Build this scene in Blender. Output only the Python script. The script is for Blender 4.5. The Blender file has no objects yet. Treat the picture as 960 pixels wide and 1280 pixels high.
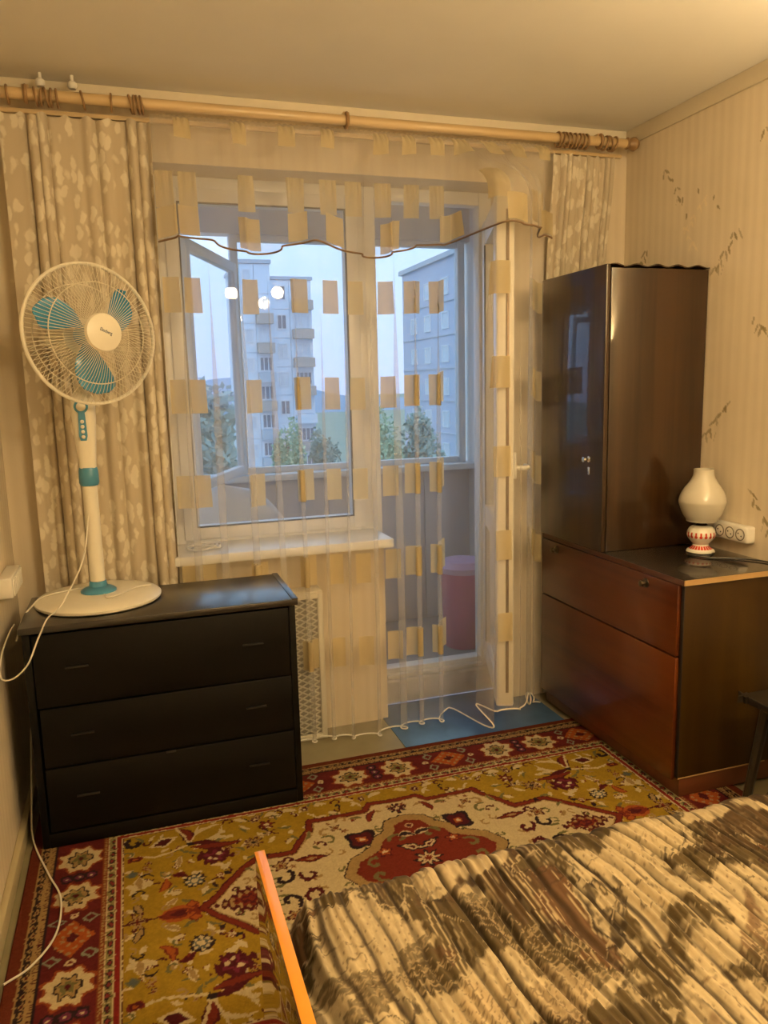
import bpy, bmesh, math, random
import numpy as np
from mathutils import Vector, Matrix

random.seed(7)
rng = np.random.default_rng(7)
scene = bpy.context.scene
COL = scene.collection
PI = math.pi

# ------------------------------------------------------------------ camera
F_PX, YAW, PITCH, ROLL = 967.5, math.radians(17.92), math.radians(-9.365), math.radians(-1.426)
CAM = Vector((0.0, 0.0, 1.45))
fw = Vector((math.sin(YAW) * math.cos(PITCH), math.cos(YAW) * math.cos(PITCH), math.sin(PITCH)))
rt = Vector((math.cos(YAW), -math.sin(YAW), 0.0))
up = rt.cross(fw)
rt2 = math.cos(ROLL) * rt + math.sin(ROLL) * up
up2 = -math.sin(ROLL) * rt + math.cos(ROLL) * up
cd = bpy.data.cameras.new('camera')
cd.sensor_fit = 'VERTICAL'; cd.sensor_height = 36.0
cd.lens = 36.0 * F_PX / 1280.0
cd.clip_start = 0.05; cd.clip_end = 2000
cam = bpy.data.objects.new('camera', cd)
mw = Matrix.Identity(4)
for i in range(3):
    mw[i][0] = rt2[i]; mw[i][1] = up2[i]; mw[i][2] = -fw[i]; mw[i][3] = CAM[i]
cam.matrix_world = mw
COL.objects.link(cam); scene.camera = cam

# ------------------------------------------------------------------ view + world
vs = scene.view_settings
vs.view_transform = 'Standard'; vs.look = 'None'; vs.exposure = 0.98; vs.gamma = 1.0
vs.use_curve_mapping = False
try:
    scene.cycles.use_denoising = True
    scene.cycles.max_bounces = 10
    scene.cycles.transparent_max_bounces = 32
    scene.cycles.transmission_bounces = 10
    scene.cycles.caustics_reflective = False
    scene.cycles.caustics_refractive = False
    scene.cycles.sample_clamp_indirect = 4.0
except Exception:
    pass
SKY_STRENGTH = 1.1
LAMP_RADIANCE = 155.0
SCONCE_RADIANCE = 1250.0
LAMP_COLOUR = (1.0, 0.735, 0.39)
world = bpy.data.worlds.new('dusk_sky'); scene.world = world
world.use_nodes = True
wn, wl = world.node_tree.nodes, world.node_tree.links
wn.clear()
w_out = wn.new('ShaderNodeOutputWorld'); w_bg = wn.new('ShaderNodeBackground')
w_tc = wn.new('ShaderNodeTexCoord'); w_sep = wn.new('ShaderNodeSeparateXYZ'); w_rp = wn.new('ShaderNodeValToRGB')
wl.new(w_tc.outputs['Generated'], w_sep.inputs[0]); wl.new(w_sep.outputs['Z'], w_rp.inputs['Fac'])
w_rp.color_ramp.elements[0].position = 0.0; w_rp.color_ramp.elements[0].color = (0.47, 0.57, 0.86, 1)
w_rp.color_ramp.elements[1].position = 0.35; w_rp.color_ramp.elements[1].color = (0.52, 0.78, 1.0, 1)
wl.new(w_rp.outputs['Color'], w_bg.inputs['Color']); w_bg.inputs['Strength'].default_value = SKY_STRENGTH
wl.new(w_bg.outputs[0], w_out.inputs[0])

# ------------------------------------------------------------------ helpers
def srgb(r, g, b):
    def f(v):
        v /= 255.0
        return v / 12.92 if v <= 0.04045 else ((v + 0.055) / 1.055) ** 2.4
    return (f(r), f(g), f(b))

def new_mat(name):
    m = bpy.data.materials.new(name); m.use_nodes = True
    n = m.node_tree.nodes; l = m.node_tree.links
    n.clear()
    out = n.new('ShaderNodeOutputMaterial')
    return m, n, l, out

def pmat(name, col, rough=0.5, metal=0.0, coat=0.0, coat_rough=0.05, var=0.12, scale=30.0, stretch=(1, 1, 1),
         bump=0.0, col2=None, attr=None, spec=0.5, detail=4.0, bump_dist=0.002, subsurf=0.0):
    """Principled material whose colour wanders between two tones by a noise in object space."""
    m, n, l, out = new_mat(name)
    p = n.new('ShaderNodeBsdfPrincipled'); l.new(p.outputs[0], out.inputs[0])
    p.inputs['Roughness'].default_value = rough; p.inputs['Metallic'].default_value = metal
    p.inputs['Coat Weight'].default_value = coat; p.inputs['Coat Roughness'].default_value = coat_rough
    p.inputs['Specular IOR Level'].default_value = spec
    tc = n.new('ShaderNodeTexCoord'); mp = n.new('ShaderNodeMapping'); nz = n.new('ShaderNodeTexNoise')
    l.new(tc.outputs['Object'], mp.inputs['Vector']); l.new(mp.outputs[0], nz.inputs['Vector'])
    mp.inputs['Scale'].default_value = stretch
    nz.inputs['Scale'].default_value = scale; nz.inputs['Detail'].default_value = detail
    mx = n.new('ShaderNodeMix'); mx.data_type = 'RGBA'
    l.new(nz.outputs['Fac'], mx.inputs['Factor'])
    if col2 is None:
        col2 = tuple(min(1.0, c * (1 + var)) for c in col); col = tuple(c * (1 - var) for c in col)
    mx.inputs['A'].default_value = (*col, 1); mx.inputs['B'].default_value = (*col2, 1)
    if attr:
        a = n.new('ShaderNodeAttribute'); a.attribute_name = attr
        mu = n.new('ShaderNodeMix'); mu.data_type = 'RGBA'; mu.blend_type = 'MULTIPLY'
        mu.inputs['Factor'].default_value = 1.0
        l.new(a.outputs['Color'], mu.inputs['A']); l.new(mx.outputs['Result'], mu.inputs['B'])
        l.new(mu.outputs['Result'], p.inputs['Base Color'])
    else:
        l.new(mx.outputs['Result'], p.inputs['Base Color'])
    if bump > 0:
        b = n.new('ShaderNodeBump'); b.inputs['Strength'].default_value = bump; b.inputs['Distance'].default_value = bump_dist
        l.new(nz.outputs['Fac'], b.inputs['Height']); l.new(b.outputs[0], p.inputs['Normal'])
    return m

def sheer_mat(name, col, opacity, weave=900.0):
    """Woven voile: part of the light passes between the threads, the rest is scattered by them."""
    m, n, l, out = new_mat(name)
    tr = n.new('ShaderNodeBsdfTransparent'); df = n.new('ShaderNodeBsdfDiffuse'); tl = n.new('ShaderNodeBsdfTranslucent')
    df.inputs['Color'].default_value = (*col, 1); tl.inputs['Color'].default_value = (*col, 1)
    m1 = n.new('ShaderNodeMixShader'); m1.inputs[0].default_value = 0.55
    l.new(df.outputs[0], m1.inputs[1]); l.new(tl.outputs[0], m1.inputs[2])
    m2 = n.new('ShaderNodeMixShader')
    tc = n.new('ShaderNodeTexCoord'); nz = n.new('ShaderNodeTexNoise'); nz.inputs['Scale'].default_value = 25
    l.new(tc.outputs['Object'], nz.inputs['Vector'])
    mr = n.new('ShaderNodeMapRange'); mr.inputs['To Min'].default_value = opacity * 0.94; mr.inputs['To Max'].default_value = opacity
    l.new(nz.outputs['Fac'], mr.inputs['Value']); l.new(mr.outputs[0], m2.inputs[0])
    l.new(tr.outputs[0], m2.inputs[1]); l.new(m1.outputs[0], m2.inputs[2])
    l.new(m2.outputs[0], out.inputs[0])
    return m

def glass_mat(name, tint=(0.96, 0.98, 1.0), ior=1.5, rough=0.0):
    m, n, l, out = new_mat(name)
    tr = n.new('ShaderNodeBsdfTransparent'); gl = n.new('ShaderNodeBsdfGlossy'); fr = n.new('ShaderNodeFresnel')
    tr.inputs['Color'].default_value = (*tint, 1); gl.inputs['Roughness'].default_value = rough; fr.inputs['IOR'].default_value = ior
    mx = n.new('ShaderNodeMixShader')
    ge = n.new('ShaderNodeNewGeometry'); iv = n.new('ShaderNodeMath'); iv.operation = 'SUBTRACT'; iv.inputs[0].default_value = 1.0
    l.new(ge.outputs['Backfacing'], iv.inputs[1])                # thin pane: mirror only at the face the ray enters
    ml = n.new('ShaderNodeMath'); ml.operation = 'MULTIPLY'; l.new(fr.outputs[0], ml.inputs[0]); l.new(iv.outputs[0], ml.inputs[1])
    l.new(ml.outputs[0], mx.inputs[0]); l.new(tr.outputs[0], mx.inputs[1]); l.new(gl.outputs[0], mx.inputs[2])
    l.new(mx.outputs[0], out.inputs[0])
    return m

def emit_mat(name, col, strength):
    m, n, l, out = new_mat(name)
    e = n.new('ShaderNodeEmission'); e.inputs['Color'].default_value = (*col, 1); e.inputs['Strength'].default_value = strength
    l.new(e.outputs[0], out.inputs[0])
    return m

def wood_mat(name, dark, light, axis='Z', rough=0.25, coat=0.6, scale=9.0, coat_rough=0.06, spec=0.5):
    """Veneer: grain stretched along one axis."""
    st = {'X': (0.06, 1, 1), 'Y': (1, 0.06, 1), 'Z': (1, 1, 0.06)}[axis]
    m = pmat(name, dark, rough=rough, coat=coat, coat_rough=coat_rough, scale=scale, stretch=st, col2=light, detail=8.0, spec=spec)
    n = m.node_tree.nodes
    for x in list(n):
        if x.type == 'BSDF_PRINCIPLED': x.inputs['Coat IOR'].default_value = 1.6
        if x.type == 'TEX_NOISE':
            x.inputs['Distortion'].default_value = 0.6
            mr = n.new('ShaderNodeMapRange'); mr.inputs['From Min'].default_value = 0.36; mr.inputs['From Max'].default_value = 0.64
            l = m.node_tree.links
            for k in [k for k in l if k.from_node == x and k.to_node.type == 'MIX']:
                t = k.to_socket; l.remove(k); l.new(mr.outputs[0], t)
            l.new(x.outputs['Fac'], mr.inputs['Value'])
    return m

# --- bmesh shapes (all in world coordinates)
def box(bm, x0, x1, y0, y1, z0, z1, bev=0.0, seg=2):
    vs = bmesh.ops.create_cube(bm, size=1.0)['verts']
    for v in vs:
        v.co = Vector(((x0 + x1) / 2 + v.co.x * (x1 - x0), (y0 + y1) / 2 + v.co.y * (y1 - y0), (z0 + z1) / 2 + v.co.z * (z1 - z0)))
    if bev > 0:
        es = list({e for v in vs for e in v.link_edges})
        bmesh.ops.bevel(bm, geom=es, offset=bev, segments=seg, affect='EDGES', profile=0.5)
    return bm

def nb(): return bmesh.new()
def mbox(*a, **k): return box(nb(), *a, **k)

def obox(bm, p0, p1, thick, z0, z1, bev=0.0, side=0.0):
    """A board standing along the floor line p0-p1."""
    d = Vector((p1[0] - p0[0], p1[1] - p0[1])); L = d.length; d.normalize()
    n = Vector((-d.y, d.x))
    b2 = nb(); box(b2, 0, L, -thick / 2 + side, thick / 2 + side, z0, z1, bev)
    for v in b2.verts:
        x, y = v.co.x, v.co.y
        v.co.x = p0[0] + d.x * x + n.x * y; v.co.y = p0[1] + d.y * x + n.y * y
    merge(bm, b2)
    return bm

def merge(bm, other):
    me = bpy.data.meshes.new('tmp'); other.to_mesh(me); other.free(); bm.from_mesh(me); bpy.data.meshes.remove(me)

def lathe(bm, prof, c=(0, 0, 0), n=32, M=None, closed=False):
    rings = []
    for r, z in prof:
        ring = []
        if r < 1e-5:
            ring = [bm.verts.new((0, 0, z))]
        else:
            for k in range(n):
                a = 2 * PI * k / n
                ring.append(bm.verts.new((r * math.cos(a), r * math.sin(a), z)))
        rings.append(ring)
    vs = [v for r in rings for v in r]
    pairs = list(zip(rings[:-1], rings[1:]))
    if closed: pairs.append((rings[-1], rings[0]))
    for A, B in pairs:
        if len(A) == 1 and len(B) == 1: continue
        for k in range(n):
            k2 = (k + 1) % n
            if len(A) == 1: bm.faces.new((A[0], B[k], B[k2]))
            elif len(B) == 1: bm.faces.new((A[k], A[k2], B[0]))
            else: bm.faces.new((A[k], A[k2], B[k2], B[k]))
    for v in vs:
        if M is not None: v.co = M @ v.co
        v.co += Vector(c)
    return bm

def tube(bm, pts, r, n=8, closed=False, caps=True):
    pts = [Vector(p) for p in pts]
    rs = r if isinstance(r, (list, tuple)) else [r] * len(pts)
    rings = []; prev = None
    for i, p in enumerate(pts):
        if closed: t = pts[(i + 1) % len(pts)] - pts[i - 1]
        else: t = pts[min(i + 1, len(pts) - 1)] - pts[max(i - 1, 0)]
        t.normalize()
        if prev is None:
            a = Vector((0, 0, 1)) if abs(t.z) < 0.9 else Vector((1, 0, 0))
            u = t.cross(a).normalized()
        else:
            u = (prev - t * prev.dot(t)).normalized()
        prev = u; w = t.cross(u)
        rings.append([bm.verts.new(p + (u * math.cos(2 * PI * k / n) + w * math.sin(2 * PI * k / n)) * rs[i]) for k in range(n)])
    pr = list(zip(rings[:-1], rings[1:]))
    if closed: pr.append((rings[-1], rings[0]))
    for A, B in pr:
        for k in range(n):
            bm.faces.new((A[k], A[(k + 1) % n], B[(k + 1) % n], B[k]))
    if caps and not closed:
        bm.faces.new(rings[0][::-1]); bm.faces.new(rings[-1])
    return bm

def spline(pts, per=8):
    """Catmull-Rom through the points."""
    P = [Vector(p) for p in pts]; P = [P[0] * 2 - P[1]] + P + [P[-1] * 2 - P[-2]]
    out = []
    for i in range(1, len(P) - 2):
        for k in range(per):
            t = k / per
            out.append(0.5 * ((2 * P[i]) + (P[i + 1] - P[i - 1]) * t + (2 * P[i - 1] - 5 * P[i] + 4 * P[i + 1] - P[i + 2]) * t * t + (3 * P[i] - P[i - 1] - 3 * P[i + 1] + P[i + 2]) * t ** 3))
    out.append(P[-2])
    return out

def prism(bm, poly, y0, y1, M=None):
    """Polygon in (x,z) extruded along y."""
    a = [bm.verts.new((p[0], y0, p[1])) for p in poly]; b = [bm.verts.new((p[0], y1, p[1])) for p in poly]
    bm.faces.new(a); bm.faces.new(b[::-1])
    for k in range(len(poly)):
        k2 = (k + 1) % len(poly); bm.faces.new((a[k2], a[k], b[k], b[k2]))
    if M is not None:
        for v in a + b: v.co = M @ v.co
    return bm

# --- objects
def root_of(o):
    while o.parent: o = o.parent
    return o

def tag(o, label=None, cat=None, group=None, kind=None):
    if label: o['label'] = label
    if cat: o['category'] = cat
    if group: o['group'] = group
    if kind: o['kind'] = kind
    return o

def thing(name, loc, label=None, cat=None, group=None, kind=None):
    o = bpy.data.objects.new(name, None); o.location = loc; o.empty_display_size = 0.1
    COL.objects.link(o)
    return tag(o, label, cat, group, kind)

def link_mesh(name, me, mat, parent=None, smooth=True, angle=35):
    if mat is not None: me.materials.append(mat)
    o = bpy.data.objects.new(name, me)
    if parent is not None:
        off = root_of(parent).location.copy()
        o.parent = parent
    else:
        xs = np.empty(len(me.vertices) * 3, np.float32); me.vertices.foreach_get('co', xs); xs = xs.reshape(-1, 3)
        mn, mxx = xs.min(0), xs.max(0)
        off = Vector((float(mn[0] + mxx[0]) / 2, float(mn[1] + mxx[1]) / 2, float(mn[2])))
        o.location = off
    me.transform(Matrix.Translation(-off))
    if smooth:
        me.shade_smooth()
        if angle < 179: me.set_sharp_from_angle(angle=math.radians(angle))
    COL.objects.link(o)
    return o

def obj(name, bm, mat, parent=None, smooth=True, angle=35, fix=True):
    if fix: bmesh.ops.recalc_face_normals(bm, faces=bm.faces[:])
    me = bpy.data.meshes.new(name); bm.to_mesh(me); bm.free()
    return link_mesh(name, me, mat, parent, smooth, angle)

def struct(name, bm, mat, **k):
    return tag(obj(name, bm, mat, **k), kind='structure')

def grid_mesh(name, P, colors=None, attr='Col', uv=None):
    """P: (n,m,3) vertex grid."""
    n, m = P.shape[:2]
    me = bpy.data.meshes.new(name)
    idx = np.arange(n * m, dtype=np.int32).reshape(n, m)
    q = np.stack([idx[:-1, :-1], idx[1:, :-1], idx[1:, 1:], idx[:-1, 1:]], -1).reshape(-1, 4)
    me.vertices.add(n * m); me.vertices.foreach_set('co', np.ascontiguousarray(P, np.float32).ravel())
    me.loops.add(q.size); me.loops.foreach_set('vertex_index', q.ravel())
    me.polygons.add(len(q)); me.polygons.foreach_set('loop_start', np.arange(0, q.size, 4, dtype=np.int32))
    me.update(calc_edges=True)
    if uv is not None:
        u = me.uv_layers.new(name='UVMap'); u.data.foreach_set('uv', np.ascontiguousarray(uv.reshape(-1, 2)[q.ravel()], np.float32).ravel())
    if colors is not None:
        a = me.color_attributes.new(attr, 'FLOAT_COLOR', 'POINT')
        c = np.ones((n * m, 4), np.float32); c[:, :3] = colors.reshape(-1, 3); a.data.foreach_set('color', c.ravel())
    return me

# --- numpy noise
def vnoise(x, y, seed=0):
    xi = np.floor(x).astype(np.int64); yi = np.floor(y).astype(np.int64)
    fx, fy = x - xi, y - yi
    fx = fx * fx * (3 - 2 * fx); fy = fy * fy * (3 - 2 * fy)
    def h(a, b):
        v = (a * 374761393 + b * 668265263 + seed * 1274126177) & 0x7fffffff
        v = ((v ^ (v >> 13)) * 1274126177) & 0x7fffffff
        return ((v ^ (v >> 16)) & 0xffff) / 65535.0
    return (h(xi, yi) * (1 - fx) + h(xi + 1, yi) * fx) * (1 - fy) + (h(xi, yi + 1) * (1 - fx) + h(xi + 1, yi + 1) * fx) * fy

def fbm(x, y, seed=0, oct=4):
    s = 0; a = 0.5; t = 0
    for k in range(oct):
        s = s + a * vnoise(x * 2 ** k, y * 2 ** k, seed + 17 * k); t += a; a *= 0.5
    return s / t

def sstep(a, b, x):
    t = np.clip((x - a) / (b - a), 0, 1); return t * t * (3 - 2 * t)

# ------------------------------------------------------------------ materials
M = {}
M['ceiling'] = pmat('whitewashed_plaster', (0.84, 0.81, 0.74), rough=0.9, var=0.06, scale=3, bump=0.15, spec=0.2)
M['plaster'] = pmat('white_plaster', (0.75, 0.74, 0.70), rough=0.85, var=0.05, scale=8, bump=0.2)
M['rough_cement'] = pmat('rough_painted_cement', (0.62, 0.58, 0.54), rough=0.8, var=0.3, scale=14, bump=0.6, bump_dist=0.01)
M['linoleum'] = pmat('beige_linoleum', (0.25, 0.22, 0.13), rough=0.45, var=0.2, scale=12)
M['mat_blue'] = pmat('dark_blue_grey_linoleum', (0.065, 0.135, 0.27), rough=0.25, var=0.35, scale=7, bump=0.15)  # blue-grey piece, its blue raised to stand in for reflected sky
M['pvc'] = pmat('white_pvc', (0.82, 0.83, 0.84), rough=0.3, var=0.02)
M['pvc_old'] = pmat('cream_pvc', (0.74, 0.70, 0.60), rough=0.35, var=0.04)
M['gasket'] = pmat('dark_gasket', (0.05, 0.05, 0.055), rough=0.5)
M['lock_metal'] = pmat('brown_lock_rail', (0.16, 0.10, 0.05), rough=0.35, metal=0.6)
M['glass'] = glass_mat('window_glass')
M['glass_b'] = glass_mat('balcony_glass', tint=(0.86, 0.90, 0.94))
M['rod'] = wood_mat('pale_wood_rod', (0.56, 0.40, 0.20), (0.68, 0.52, 0.30), axis='X', rough=0.35, coat=0.3)
M['ring'] = pmat('brown_wood_ring', (0.30, 0.18, 0.08), rough=0.4, var=0.2, scale=60)
M['white_paint'] = pmat('white_enamel', (0.78, 0.76, 0.70), rough=0.35, var=0.03)
M['tulle'] = sheer_mat('cream_tulle', (0.88, 0.86, 0.82), 0.245)
M['valance'] = sheer_mat('cream_organza', (0.78, 0.73, 0.64), 0.245)
M['gold'] = sheer_mat('gold_woven_patch', (0.78, 0.67, 0.42), 0.88)
M['hem_brown'] = pmat('brown_hem_cord', (0.22, 0.14, 0.08), rough=0.7)
M['hem_white'] = pmat('white_hem_cord', (0.8, 0.77, 0.7), rough=0.7)
M['radiator'] = pmat('cream_enamel', (0.78, 0.74, 0.62), rough=0.4, var=0.03)
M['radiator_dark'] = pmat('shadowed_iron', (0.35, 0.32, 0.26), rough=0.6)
M['black_wood'] = wood_mat('black_stained_wood', (0.0022, 0.0020, 0.0018), (0.0045, 0.004, 0.0034), axis='X', rough=0.5, coat=0.0, scale=14, coat_rough=0.25, spec=0.18)
M['black_top'] = wood_mat('black_varnished_top', (0.008, 0.008, 0.008), (0.02, 0.018, 0.017), axis='X', rough=0.30, coat=0.5, scale=14, coat_rough=0.18)
M['pull'] = pmat('worn_black_pull', (0.012, 0.010, 0.008), rough=0.4)
M['upper_wood'] = wood_mat('dark_polished_veneer', (0.020, 0.0076, 0.0022), (0.042, 0.018, 0.0055), axis='Z', scale=16, rough=0.35, coat=0.9, spec=0.25)
M['lower_front'] = wood_mat('red_brown_polished_veneer', (0.058, 0.0105, 0.0026), (0.125, 0.030, 0.006), axis='Y', rough=0.35, coat=0.6, scale=7, spec=0.25)
M['lower_side'] = wood_mat('olive_brown_veneer', (0.028, 0.0115, 0.0013), (0.050, 0.024, 0.0025), axis='Z', rough=0.45, coat=0.2, spec=0.2)
M['plinth'] = wood_mat('red_plinth_veneer', (0.10, 0.030, 0.012), (0.16, 0.05, 0.02), axis='X', rough=0.4, coat=0.3)
M['cab_top'] = pmat('black_glossy_top', (0.018, 0.013, 0.010), rough=0.25, coat=0.8, coat_rough=0.04, var=0.2)
M['light_edge'] = wood_mat('pale_edge_veneer', (0.40, 0.24, 0.09), (0.52, 0.34, 0.15), axis='X', rough=0.45, coat=0.1)
M['gap'] = pmat('unlit_gap_wood', (0.012, 0.007, 0.004), rough=0.7)
M['chrome'] = pmat('chrome', (0.7, 0.68, 0.62), rough=0.2, metal=1.0, var=0.03)
M['brass_dark'] = pmat('dark_brass', (0.12, 0.09, 0.05), rough=0.3, metal=0.8)
M['fan_white'] = pmat('cream_fan_plastic', (0.80, 0.76, 0.64), rough=0.35, var=0.03)
M['fan_blue'] = pmat('blue_fan_plastic', (0.07, 0.26, 0.42), rough=0.3, var=0.06)
M['blade'] = pmat('clear_blue_blade', (0.05, 0.27, 0.48), rough=0.2, var=0.06)
M['wire'] = pmat('cream_wire', (0.78, 0.72, 0.58), rough=0.35, var=0.03)
M['motor'] = pmat('grey_motor_plastic', (0.45, 0.42, 0.35), rough=0.4)
M['logo'] = pmat('blue_logo_print', (0.05, 0.09, 0.16), rough=0.5)
M['cord_white'] = pmat('white_cord', (0.74, 0.70, 0.60), rough=0.45)
M['cord_black'] = pmat('black_cord', (0.02, 0.02, 0.02), rough=0.35)
M['socket'] = pmat('white_socket_plastic', (0.80, 0.77, 0.70), rough=0.3, var=0.03)
M['socket_hole'] = pmat('grey_socket_cup', (0.20, 0.18, 0.14), rough=0.5)
M['lamp_shade'] = pmat('opal_lamp_glass', (0.62, 0.585, 0.49), rough=0.18, coat=0.4, var=0.02)
M['lamp_body'] = pmat('painted_lamp_ceramic', (1, 1, 1), rough=0.2, coat=0.4, var=0.0, attr='Col')
M['orange_edge'] = pmat('orange_varnished_edge', (0.80, 0.30, 0.025), rough=0.35, coat=0.4, var=0.08, scale=20)
M['board'] = wood_mat('polished_dark_board', (0.035, 0.018, 0.008), (0.05, 0.027, 0.012), axis='Y', rough=0.18, coat=1.0, coat_rough=0.02)
M['stool'] = pmat('black_brown_stool_paint', (0.020, 0.015, 0.010), rough=0.4, var=0.3)
M['grey_panel'] = pmat('grey_balcony_panel', (0.58, 0.55, 0.59), rough=0.7, var=0.06, scale=5)
M['grey_floor'] = pmat('grey_balcony_floor', (0.30, 0.30, 0.32), rough=0.7, var=0.1)
M['white_board'] = pmat('white_balcony_board', (0.76, 0.77, 0.80), rough=0.5, var=0.03)
M['soffit'] = pmat('grey_soffit', (0.62, 0.62, 0.64), rough=0.8, var=0.04)
M['cloth_grey'] = pmat('pale_grey_cloth', (0.62, 0.60, 0.62), rough=0.9, var=0.06, scale=10, bump=0.3)
M['pink'] = pmat('pink_plastic', (0.55, 0.13, 0.24), rough=0.5, var=0.1)
M['lilac'] = pmat('lilac_lid', (0.55, 0.34, 0.52), rough=0.5, var=0.1)
M['green_dark'] = pmat('dark_green_plastic', (0.03, 0.12, 0.10), rough=0.5)
M['facade'] = pmat('pale_facade_panel', (0.74, 0.80, 0.88), rough=0.9, var=0.05, scale=0.5)
M['facade_grey'] = pmat('grey_loggia_panel', (0.50, 0.54, 0.60), rough=0.9, var=0.06, scale=0.6)
M['facade_rust'] = pmat('rusty_loggia_panel', (0.50, 0.42, 0.38), rough=0.9, var=0.06, scale=0.6)
M['facade_hazed'] = pmat('hazed_blue_grey_facade', (0.50, 0.55, 0.68), rough=0.9, var=0.05, scale=0.5)  # lightened and blued: distance haze is put into this colour
M['far_frame'] = pmat('white_far_window_frame', (0.75, 0.77, 0.80), rough=0.6, var=0.02)
M['far_glass'] = pmat('dark_far_glass', (0.16, 0.20, 0.26), rough=0.25, var=0.2, scale=1)
M['far_glass_pale'] = pmat('pale_far_glass', (0.62, 0.67, 0.74), rough=0.4, var=0.2, scale=1)
M['leaf_a'] = pmat('hazy_green_leaves', (0.30, 0.46, 0.30), rough=0.8, var=0.35, scale=0.8)  # both leaf colours lightened to carry the distance haze
M['leaf_b'] = pmat('blue_green_leaves', (0.24, 0.36, 0.32), rough=0.8, var=0.35, scale=0.8)
M['bark'] = pmat('grey_bark', (0.14, 0.12, 0.10), rough=0.9, var=0.3)
M['ground'] = pmat('far_ground', (0.22, 0.28, 0.22), rough=0.95, var=0.25, scale=0.05)
M['hill'] = pmat('hazed_blue_hill', (0.22, 0.32, 0.44), rough=1.0, var=0.06, scale=0.01)  # the blue stands for haze over the distance
M['baseboard'] = pmat('cream_painted_baseboard', (0.56, 0.48, 0.30), rough=0.5, var=0.06)
M['floor_paint'] = M['linoleum']
M['cornice'] = pmat('cream_border_paper', (0.78, 0.70, 0.55), rough=0.8, var=0.03)
M['globe'] = emit_mat('lit_globe', LAMP_COLOUR, LAMP_RADIANCE)
M['knot'] = pmat('wool_pile', (1, 1, 1), rough=1.0, var=0.16, scale=260, attr='Col', spec=0.05, bump=0.5, bump_dist=0.003)
M['spread'] = pmat('jacquard_bedspread', (1, 1, 1), rough=0.7, var=0.10, scale=300, attr='Col', spec=0.25, bump=0.3, bump_dist=0.001)

def wallpaper_mat(name, attr=False):
    m, n, l, out = new_mat(name)
    p = n.new('ShaderNodeBsdfPrincipled'); l.new(p.outputs[0], out.inputs[0])
    p.inputs['Roughness'].default_value = 0.75; p.inputs['Specular IOR Level'].default_value = 0.25
    g = n.new('ShaderNodeNewGeometry'); s = n.new('ShaderNodeSeparateXYZ'); l.new(g.outputs['Position'], s.inputs[0])
    a = n.new('ShaderNodeMath'); a.operation = 'ADD'; l.new(s.outputs['X'], a.inputs[0]); l.new(s.outputs['Y'], a.inputs[1])
    cb = n.new('ShaderNodeCombineXYZ'); l.new(a.outputs[0], cb.inputs['X'])
    wv = n.new('ShaderNodeTexWave'); wv.inputs['Scale'].default_value = 7.0; wv.inputs['Distortion'].default_value = 0.0
    wv.inputs['Detail'].default_value = 0.0
    l.new(cb.outputs[0], wv.inputs['Vector'])
    z = n.new('ShaderNodeMath'); z.operation = 'MULTIPLY'; z.inputs[1].default_value = 0.02; l.new(s.outputs['Z'], z.inputs[0])
    c2 = n.new('ShaderNodeCombineXYZ'); l.new(a.outputs[0], c2.inputs['X']); l.new(z.outputs[0], c2.inputs['Y'])
    nz = n.new('ShaderNodeTexNoise'); nz.inputs['Scale'].default_value = 55; nz.inputs['Detail'].default_value = 3
    l.new(c2.outputs[0], nz.inputs['Vector'])
    mo = n.new('ShaderNodeTexNoise'); mo.inputs['Scale'].default_value = 9; mo.inputs['Detail'].default_value = 5
    l.new(g.outputs['Position'], mo.inputs['Vector'])
    sm = n.new('ShaderNodeMath'); sm.operation = 'MULTIPLY_ADD'; l.new(wv.outputs['Fac'], sm.inputs[0]); sm.inputs[1].default_value = 0.45; l.new(nz.outputs['Fac'], sm.inputs[2])
    sm2 = n.new('ShaderNodeMath'); sm2.operation = 'ADD'; l.new(sm.outputs[0], sm2.inputs[0]); l.new(mo.outputs['Fac'], sm2.inputs[1])
    mr = n.new('ShaderNodeMapRange'); mr.inputs['From Min'].default_value = 0.55; mr.inputs['From Max'].default_value = 1.95
    l.new(sm2.outputs[0], mr.inputs['Value'])
    mx = n.new('ShaderNodeMix'); mx.data_type = 'RGBA'
    mx.inputs['A'].default_value = (0.71, 0.61, 0.46, 1); mx.inputs['B'].default_value = (0.83, 0.73, 0.57, 1)
    l.new(mr.outputs[0], mx.inputs['Factor'])
    if attr:
        at = n.new('ShaderNodeAttribute'); at.attribute_name = 'Col'
        mu = n.new('ShaderNodeMix'); mu.data_type = 'RGBA'; mu.blend_type = 'MULTIPLY'; mu.inputs['Factor'].default_value = 1
        l.new(at.outputs['Color'], mu.inputs['A']); l.new(mx.outputs['Result'], mu.inputs['B']); l.new(mu.outputs['Result'], p.inputs['Base Color'])
    else:
        l.new(mx.outputs['Result'], p.inputs['Base Color'])
    b = n.new('ShaderNodeBump'); b.inputs['Strength'].default_value = 0.25; b.inputs['Distance'].default_value = 0.002
    l.new(sm2.outputs[0], b.inputs['Height']); l.new(b.outputs[0], p.inputs['Normal'])
    return m
M['wallpaper'] = wallpaper_mat('striped_wallpaper')
M['wallpaper_leaf'] = wallpaper_mat('striped_leaf_wallpaper', True)

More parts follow.
